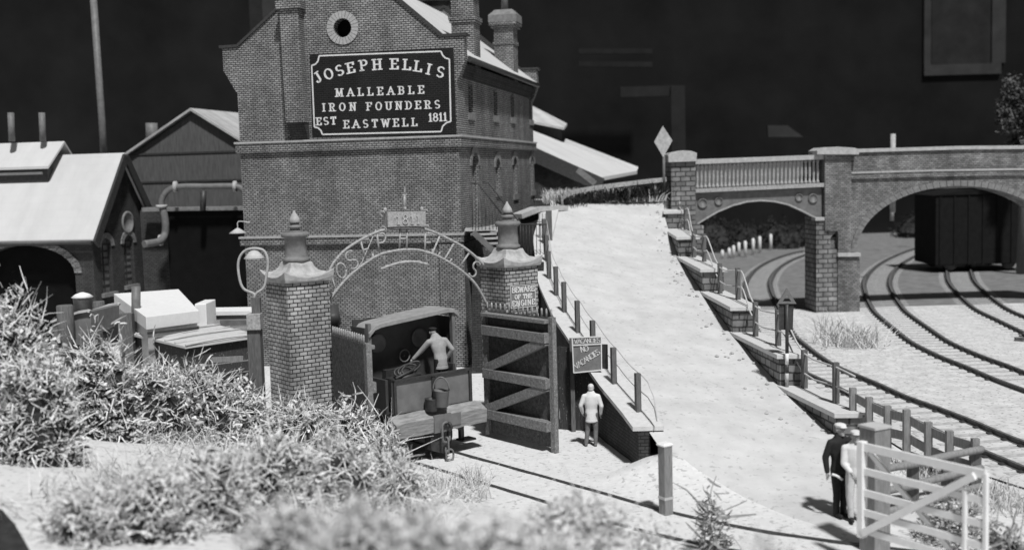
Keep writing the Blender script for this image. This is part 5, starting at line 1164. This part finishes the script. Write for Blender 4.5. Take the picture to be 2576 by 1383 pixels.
def bush(px, ytop, ybot, hw, d, n, size, label, m='bushlight', grp='pale lichen bushes on the bank', thin=.22, core=.76, depthk=1.0, seed=None, name='bush', lowcut=-.15, cat='bush'):
    seed = px if seed is None else seed
    if 15 < d < 30:
        d = max(d - 2.5, min(HIT(px, ybot).y + hw / F * d * depthk, d + 1.2))
    a, b = P(px, ytop, d), P(px, ybot, d); rx = hw / F * d
    if 15 < d < 30: b.z = H(b.x, b.y) - .03
    h = a.z - b.z
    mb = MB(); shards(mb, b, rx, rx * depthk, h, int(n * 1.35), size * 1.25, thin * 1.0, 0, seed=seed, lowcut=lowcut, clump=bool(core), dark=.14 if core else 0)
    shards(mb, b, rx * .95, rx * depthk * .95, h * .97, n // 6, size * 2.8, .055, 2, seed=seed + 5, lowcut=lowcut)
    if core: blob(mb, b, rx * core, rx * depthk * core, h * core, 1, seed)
    for _ in range(n // 45):           # straggling stems that stick out of the crown
        th = rnd.uniform(0, 6.28); p = b + Vector((math.cos(th) * rx * rnd.uniform(.1, .8), math.sin(th) * rx * depthk * rnd.uniform(.1, .8), h * rnd.uniform(.3, .8))); v = Vector((rnd.gauss(0, .7), rnd.gauss(0, .7), rnd.uniform(.2, 1))).normalized(); L = size * rnd.uniform(2, 5); w_ = Vector((rnd.gauss(0, .3), rnd.gauss(0, .3), rnd.gauss(-.1, .3)))
        mb.tube([p, p + v * L * .5 + w_ * L * .1, p + v * L + w_ * L * .4], [size * .07, size * .06, size * .03], 4, 2)
    o = mb.build(name, [m, 'bushdark', 'twig' if m == 'bushlight' else m], fix=False); return tag(o, label, cat, grp)
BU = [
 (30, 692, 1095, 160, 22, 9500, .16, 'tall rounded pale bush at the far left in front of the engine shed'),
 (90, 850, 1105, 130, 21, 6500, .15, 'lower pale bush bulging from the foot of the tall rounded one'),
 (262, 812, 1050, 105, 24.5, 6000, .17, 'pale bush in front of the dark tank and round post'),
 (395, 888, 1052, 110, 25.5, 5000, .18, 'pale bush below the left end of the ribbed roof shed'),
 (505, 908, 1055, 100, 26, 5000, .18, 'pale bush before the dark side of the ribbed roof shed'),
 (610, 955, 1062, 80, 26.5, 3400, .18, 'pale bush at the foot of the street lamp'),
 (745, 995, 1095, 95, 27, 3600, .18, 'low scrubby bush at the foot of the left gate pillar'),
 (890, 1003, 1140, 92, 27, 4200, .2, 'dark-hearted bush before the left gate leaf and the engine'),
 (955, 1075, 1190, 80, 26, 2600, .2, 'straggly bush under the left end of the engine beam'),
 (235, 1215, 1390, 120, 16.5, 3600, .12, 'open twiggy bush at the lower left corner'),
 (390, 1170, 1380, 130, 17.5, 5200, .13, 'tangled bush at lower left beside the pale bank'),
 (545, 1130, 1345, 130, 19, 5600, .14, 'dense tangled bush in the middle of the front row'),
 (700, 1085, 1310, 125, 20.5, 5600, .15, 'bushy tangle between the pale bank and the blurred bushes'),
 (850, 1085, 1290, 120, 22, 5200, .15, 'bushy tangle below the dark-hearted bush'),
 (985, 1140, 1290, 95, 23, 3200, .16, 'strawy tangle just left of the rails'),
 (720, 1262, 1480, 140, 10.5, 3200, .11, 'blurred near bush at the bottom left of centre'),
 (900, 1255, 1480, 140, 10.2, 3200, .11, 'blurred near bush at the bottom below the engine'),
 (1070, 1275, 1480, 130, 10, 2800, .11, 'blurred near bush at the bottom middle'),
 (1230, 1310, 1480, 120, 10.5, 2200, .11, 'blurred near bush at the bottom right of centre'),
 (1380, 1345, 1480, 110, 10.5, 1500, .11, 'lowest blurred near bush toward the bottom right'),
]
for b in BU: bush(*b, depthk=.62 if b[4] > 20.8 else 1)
bush(1450, 1240, 1400, 160, 15, 1500, .12, 'thin open bush over the buried rails at bottom centre', core=.0, lowcut=0)
bush(1620, 1285, 1420, 110, 15.5, 900, .12, 'thin open bush below the lone post', core=0, lowcut=0)
bush(1790, 1215, 1300, 42, 21, 170, .26, 'dark sprig standing alone on the gravel', m='bushgrey', core=0, lowcut=0, thin=.12)
bush(1920, 1340, 1450, 75, 9, 160, .1, 'very blurred dark tuft at the bottom edge', m='bushgrey', core=.5, lowcut=0)
bush(2540, 1290, 1420, 80, 19, 900, .17, 'dark leaved bush in the lower right corner', m='bushgrey', core=.6)
bush(2400, 1240, 1330, 110, 21.5, 500, .14, 'sparse weeds behind the bars of the white gate', m='bushgrey', core=0, lowcut=0)
# blades of grass
def tufts(mb, spots, n, hgt, rad, wd, seed=1, lean=.35):
    rr = random.Random(seed)
    for c in spots:
        for _ in range(n):
            p = Vector(c) + Vector((rr.gauss(0, rad), rr.gauss(0, rad), -.03)); L = hgt * rr.uniform(.5, 1.3); v = Vector((rr.gauss(0, lean), rr.gauss(0, lean), 1)).normalized(); s = Vector((rr.uniform(-1, 1), rr.uniform(-1, 1), 0)).normalized() * wd
            m_ = p + v * L * .55; e = p + v * L + Vector((v.x, v.y, -.3)) * L * .35
            mb.add([p - s, p + s, m_ + s * .8, m_ - s * .8, e], [(0, 1, 2, 3), (3, 2, 4)])
mb = MB(); sp = [G(x, y, .1) for x, y in ((2075, 850), (2090, 860), (2110, 850), (2125, 870), (2150, 868), (2170, 860), (2140, 855), (2100, 840), (2080, 830), (2185, 872), (2160, 850))]
tufts(mb, sp, 40, 1.0, .35, .022, 1, .6); tag(mb.build('grass_clump', 'straw', fix=False), 'tall pale grass clump at the foot of the bridge pier', 'grass')
mb = MB(); rr = random.Random(5); sp = [Vector((lerp(2.2, 7.6, rr.random()), 57.2 + rr.uniform(0, 6), 5.93)) for _ in range(140)]
tufts(mb, sp, 26, .7, .3, .03, 2); struct(mb.build('grass', 'straw', fix=False), 'stuff')
mb = MB(); sp = [p - Vector((0, -.35, .7)) for p in gp[4:]] * 2
shards_c = MB()
for p in sp: shards(mb, p, .5, .4, .5, 60, .25, .2, 0, seed=int(p.x * 10))
tufts(mb, sp, 16, .9, .3, .02, 3); tag(mb.build('hedge', 'leafdark', fix=False), 'dark scrubby hedge under the curved guard rail', 'hedge')
mb = MB(); rr = random.Random(9); sp = []
for _ in range(120): 
    t = rr.random(); p = pp[1].lerp(pp[-1], t); sp.append(Vector((p.x + rr.uniform(-.2, .9), p.y + rr.uniform(-1.5, .2), .02)))
tufts(mb, sp, 18, .45, .15, .012, 4); 
sp = [Vector((x, y, H(x, y))) for x, y in [(rr.uniform(-8, -1.5), rr.uniform(17, 27)) for _ in range(230)] if bank_s(x, y) > 1.2]
tufts(mb, sp, 9, .8, .35, .014, 5, 1.2)
sp = [G(rr.uniform(1000, 1200), rr.uniform(1190, 1260), .1) for _ in range(22)]
tufts(mb, sp, 26, .5, .2, .012, 6, .6)
struct(mb.build('dry_grass', 'straw', fix=False), 'stuff')
mb = MB(); mb.tube([P(558, 1272, 17.5), P(585, 1285, 17.4), P(612, 1300, 17.4)], [.02, .035, .02], 7); tag(mb.build('stick', 'cream'), 'bare pale stick poking from the lower left bushes', 'stick')
# stones and clods along the right ramp edge
rr = random.Random(12); mb = MB()
for _ in range(130):
    d = rr.uniform(29.5, 56); u = interp(RR, d) - abs(rr.gauss(0, .45)) - .05; r = rr.uniform(.02, .08); z = roadz(u, d) + .02
    mb.lathe([(r * .6, 0), (r, r * .4), (r * .5, r * .9), (0, r)], (u, d, z), 5, sm=False)
struct(mb.build('gravel', 'stone'), 'stuff')
# dark trees and hedge in the distance
def tree(px, ytop, ybot, hw, d, n, size, label, m='leafdark'):
    a, b = P(px, ytop, d), P(px, ybot, d); rx = hw / F * d; t = thing('tree', label, 'tree', (b.x, b.y, 0)); h = (a.z - b.z)
    mb = MB(); rr = random.Random(px)
    for k in range(9):
        c = Vector((b.x + rr.uniform(-.6, .6) * rx, b.y + rr.uniform(-.5, .5) * rx, b.z + h * rr.uniform(.1, .75))); shards(mb, c, rx * .5, rx * .5, h * .28, n // 9, size, .45, 0, .6, -1, seed=px + k)
    o = mb.build('crown', m, t, fix=False)
    mb = MB(); mb.tube([(b.x, b.y, 0), (b.x + .1, b.y, b.z), (b.x, b.y, b.z + h * .6)], [.3, .2, .06], 8)
    for k in range(4): mb.tube([(b.x, b.y, b.z + h * .2), (b.x + math.cos(k * 1.7) * rx * .6, b.y + math.sin(k * 1.7) * rx * .5, b.z + h * .6)], [.1, .03], 6)
    part(mb, 'trunk', 'wood', t)
tree(2570, 185, 400, 62, 74, 5000, .3, 'dark bushy tree at the right edge beyond the bridge', 'leafgrey')
for i, (px, d) in enumerate(((1795, 101), (1880, 104), (1960, 103), (2040, 105))):
    bush(px, 548 + 8 * (i % 2), 640, 75, d, 3600, .28, ('left dark shrub', 'second dark shrub from the left', 'third dark shrub from the left', 'rightmost dark shrub')[i] + ' in the hedge seen under the girder span', m='leafdark', grp='dark shrubs beyond the girder span', core=.8, thin=.4)
for i, (px, d) in enumerate(((2340, 112), (2440, 113), (2560, 112))):
    bush(px, 520, 600, 90, d, 3000, .32, ('left', 'middle', 'right')[i] + ' dark shrub in the far hedge through the brick arch', m='leafdark', grp='dark shrubs beyond the brick arch', core=.85, thin=.4)
# ------------------------------------------------------------------ people
def remesh(mb, name, m, parent, vox, sm_it=3):
    me = bpy.data.meshes.new(name); loc = parent_loc(parent); me.from_pydata([v - loc for v in mb.v], [], mb.f)
    bm = bmesh.new(); bm.from_mesh(me); bmesh.ops.recalc_face_normals(bm, faces=bm.faces); bm.to_mesh(me); bm.free()
    o = bpy.data.objects.new(name, me); C.objects.link(o)
    r = o.modifiers.new('r', 'REMESH'); r.mode = 'VOXEL'; r.voxel_size = vox; r.use_smooth_shade = True
    s = o.modifiers.new('s', 'SMOOTH'); s.iterations = sm_it; s.factor = .5
    dg = bpy.context.evaluated_depsgraph_get(); me2 = bpy.data.meshes.new_from_object(o.evaluated_get(dg)); me2.name = name
    bpy.data.objects.remove(o); me2.materials.clear(); me2.materials.append(M[m])
    for p in me2.polygons: p.use_smooth = True
    o = bpy.data.objects.new(name, me2); C.objects.link(o); o.parent = parent; ORG[o.name] = loc; return o
def ell(mb, c, r, n=14):
    c = Vector(c); vs = []; k = n // 2 + 1
    for j in range(k):
        ph = -math.pi / 2 + math.pi * (j + .5) / k
        for i in range(n): th = 2 * math.pi * i / n; vs.append(c + Vector((r[0] * math.cos(th) * math.cos(ph), r[1] * math.sin(th) * math.cos(ph), r[2] * math.sin(ph))))
    mb.add(vs, [(j * n + i, j * n + (i + 1) % n, (j + 1) * n + (i + 1) % n, (j + 1) * n + i) for j in range(k - 1) for i in range(n)] + [tuple(range(n - 1, -1, -1)), tuple(range((k - 1) * n, k * n))])
def cap(mb, p, q, r0, r1, n=12):      # tapered limb with rounded ends
    p, q = Vector(p), Vector(q); d = (q - p).normalized()
    mb.tube([p - d * r0 * .85, p - d * r0 * .5, p, p.lerp(q, .5), q, q + d * r1 * .5, q + d * r1 * .85], [r0 * .4, r0 * .85, r0, (r0 + r1) / 2, r1, r1 * .85, r1 * .4], n)
def person(label, pos, yaw, hgt, pose, top, legs, hat=None, hatm='cloth_dark', shoe='cloth_dark', longcoat=False):
    t = thing('person', label, 'person', pos); S = hgt / 1.75; pos = Vector(pos); cy, sy = math.cos(yaw), math.sin(yaw)
    def w(p): x, y, z = p; x *= S; y *= S; z *= S; return pos + Vector((x * cy - y * sy, x * sy + y * cy, z))
    J = dict(hip=(0, 0, .92), chest=(0, 0, 1.28), neck=(0, 0, 1.46), head=(0, .02, 1.62),
             shL=(-.19, 0, 1.40), elL=(-.26, -.02, 1.12), wrL=(-.26, .08, .88), shR=(.19, 0, 1.40), elR=(.26, -.02, 1.12), wrR=(.26, .08, .88),
             thL=(-.09, 0, .88), knL=(-.11, .02, .48), anL=(-.12, -.02, .09), thR=(.09, 0, .88), knR=(.11, .02, .48), anR=(.12, -.02, .09))
    J.update(pose); W = {k: w(v) for k, v in J.items()}
    fwd = Vector((-sy, cy, 0)); rt = Vector((cy, sy, 0))
    def torso(mb, e):
        h, c, n = W['hip'], W['chest'], W['neck']
        for k in range(15):
            f = k / 14; p = h.lerp(c, f / .72) if f < .72 else c.lerp(n, (f - .72) / .28); wx = interp([(0, .165), (.3, .15), (.6, .18), (.85, .19), (1, .1)], f) + e; wy = interp([(0, .115), (.3, .1), (.6, .12), (.85, .115), (1, .07)], f) + e
            vs = MB(); ell(vs, (0, 0, 0), (wx * S, wy * S, .13 * S)); mb.add([p + rt * v.x + fwd * v.y + Vector((0, 0, v.z)) for v in vs.v], vs.f)
        cap(mb, W['shL'].lerp(W['shR'], .1), W['shL'].lerp(W['shR'], .9), (.062 + e) * S, (.062 + e) * S)
    def arms(mb, e, full=True):
        for s_ in 'LR':
            cap(mb, W['sh' + s_], W['el' + s_], (.055 + e) * S, (.045 + e) * S); cap(mb, W['el' + s_], W['wr' + s_], (.044 + e) * S, (.03 + e) * S)
    def leg(mb, e, lo=1.0):
        for s_ in 'LR': cap(mb, W['th' + s_], W['kn' + s_], (.085 + e) * S, (.06 + e) * S); cap(mb, W['kn' + s_], W['kn' + s_].lerp(W['an' + s_], lo), (.058 + e) * S, (.042 + e * 1.2) * S)
    mb = MB(); torso(mb, -.01); arms(mb, -.006); leg(mb, -.008)
    hd = W['head']; cap(mb, W['neck'] - Vector((0, 0, .03)), hd, .052 * S, .05 * S)
    for dx, dy, dz, rx, ry, rz in ((0, 0, .02, .078, .098, .1), (0, .02, -.05, .06, .075, .07), (0, .1, -.01, .014, .022, .026), (0, .088, -.055, .03, .012, .01), (-.08, 0, -.005, .012, .02, .032), (.08, 0, -.005, .012, .02, .032), (-.032, .084, .025, .016, .012, .012), (.032, .084, .025, .016, .012, .012), (0, .085, -.09, .03, .02, .02)):
        e_ = MB(); ell(e_, (dx * S, dy * S, dz * S), (rx * S, ry * S, rz * S)); mb.add([hd + rt * v.x + fwd * v.y + Vector((0, 0, v.z)) for v in e_.v], e_.f)
    for s_ in 'LR':                     # hands: palm, four fingers, thumb
        a, b = W['el' + s_], W['wr' + s_]; d = (b - a).normalized(); side = fwd if abs(d.dot(fwd)) < .8 else rt; sd = (side - d * side.dot(d)).normalized(); nn_ = d.cross(sd)
        pm = b + d * .045 * S; cap(mb, b, b + d * .07 * S, .028 * S, .034 * S)
        for k, ln in enumerate((.062, .075, .07, .055)):
            o = b + d * .085 * S + sd * (.03 - .02 * k) * S; m1 = o + (d + nn_ * .25) * ln * .55 * S; m2 = m1 + (d * .7 + nn_ * .7) * ln * .45 * S; cap(mb, o, m1, .0095 * S, .009 * S, 7); cap(mb, m1, m2, .009 * S, .0075 * S, 7)
        o = b + d * .03 * S + sd * .032 * S; cap(mb, o, o + (d + sd * .8) * .05 * S, .011 * S, .009 * S, 7)
    remesh(mb, 'body', 'skin', t, .0085 * S, 2)
    mb = MB(); torso(mb, .016); arms(mb, .018)
    if longcoat:
        for k in range(6):
            p = W['hip'].lerp((W['thL'] + W['thR']) / 2, 1) + Vector((0, 0, (.06 - .045 * k) * S)); wx = .165 + .004 * k; vs = MB(); ell(vs, (0, 0, 0), (wx * S, (.135 + .004 * k) * S, .05 * S)); mb.add([p + rt * v.x + fwd * v.y + Vector((0, 0, v.z)) for v in vs.v], vs.f)
    remesh(mb, 'jacket', top, t, .014 * S, 6)
    mb = MB(); leg(mb, .012, .97); cap(mb, W['thL'] + Vector((0, 0, .03)), W['thR'] + Vector((0, 0, .03)), .105 * S, .105 * S); remesh(mb, 'trousers', legs, t, .014 * S, 3)
    for s_ in 'LR':
        mb = MB(); a = W['an' + s_] - Vector((0, 0, .03 * S)); cap(mb, a - fwd * .03 * S, a + fwd * .15 * S, .045 * S, .04 * S); remesh(mb, 'shoe', shoe, t, .012 * S, 2)
    if hat == 'cap':
        mb = MB(); 
        for dx, dy, dz, rx, ry, rz in ((0, -.005, .085, .1, .12, .04), (0, .1, .06, .07, .06, .012), (0, 0, .06, .085, .1, .035)):
            e_ = MB(); ell(e_, (dx * S, dy * S, dz * S), (rx * S, ry * S, rz * S), 18); mb.add([hd + rt * v.x + fwd * v.y + Vector((0, 0, v.z)) for v in e_.v], e_.f)
        remesh(mb, 'cap', hatm, t, .009 * S, 2)
    elif hat == 'hair':
        mb = MB(); 
        for dx, dy, dz, rx, ry, rz in ((0, -.018, .045, .086, .098, .088), (0, -.05, -.01, .075, .06, .07)):
            e_ = MB(); ell(e_, (dx * S, dy * S, dz * S), (rx * S, ry * S, rz * S), 18); mb.add([hd + rt * v.x + fwd * v.y + Vector((0, 0, v.z)) for v in e_.v], e_.f)
        remesh(mb, 'hair', hatm, t, .009 * S, 2)
    return t
# man reading the notice: back to the camera
wp = G(1489, 1122, 0)
person('man in white shirt reading the notice with his back turned', (wp.x, wp.y, .0), R(-6), 1.76,
       dict(elL=(-.29, -.03, 1.14), wrL=(-.24, .1, .92), elR=(.28, -.04, 1.13), wrR=(.25, .06, .9), anL=(-.16, -.02, .09), anR=(.1, -.02, .09)), 'cloth_white', 'cloth_grey', 'hair', 'cloth_pale', 'cloth_grey', True)
# driver on the footplate
dp = lw(.78, 1.0, 1.45)
person('engine driver in grey jacket leaning over the controls in the cab', dp, R(30), 2.02,
       dict(chest=(-.03, .08, 1.27), neck=(-.07, .14, 1.44), head=(-.1, .2, 1.57), shL=(-.26, .1, 1.36), elL=(-.42, .26, 1.12), wrL=(-.56, .36, .95), shR=(.16, .08, 1.37), elR=(.31, .0, 1.14), wrR=(.24, .14, .92)), 'cloth_mid', 'cloth_dark', 'cap', 'cloth_dark', 'cloth_dark', True)
# two men by the white gate
gp1 = G(2112, 1300, .03)
person('dark clothed man in a pale flat cap standing left of the white gate', gp1, R(200), 2.08,
       dict(elL=(-.27, .02, 1.12), wrL=(-.22, .16, .95), elR=(.28, -.04, 1.13), wrR=(.27, .0, .88), anL=(-.07, 0, .09), anR=(.08, 0, .09), knL=(-.08, .02, .48), knR=(.08, .02, .48)), 'cloth_dark', 'cloth_dark', 'cap', 'cloth_white')
gp2 = G(2141, 1308, .03)
person('man in pale clothes leaning on the heel of the white gate', gp2 + Vector((.06, -.1, 0)), R(172), 2.0,
       dict(elL=(-.3, .1, 1.2), wrL=(-.36, .28, 1.28), elR=(.22, .06, 1.12), wrR=(.12, .22, 1.0), anL=(-.1, 0, .09), anR=(.08, 0, .09)), 'cloth_white', 'cloth_pale', 'cap', 'cloth_pale')
mb = MB(); p = P(2105, 1205, gp1.y - .3); mb.tube(catmull([P(2092, 1192, gp1.y - .28), P(2104, 1196, gp1.y - .32), P(2118, 1205, gp1.y - .28)]), .03, 6); tag(mb.build('rolled_paper', 'white'), 'white rolled paper held by the dark clothed man', 'paper')
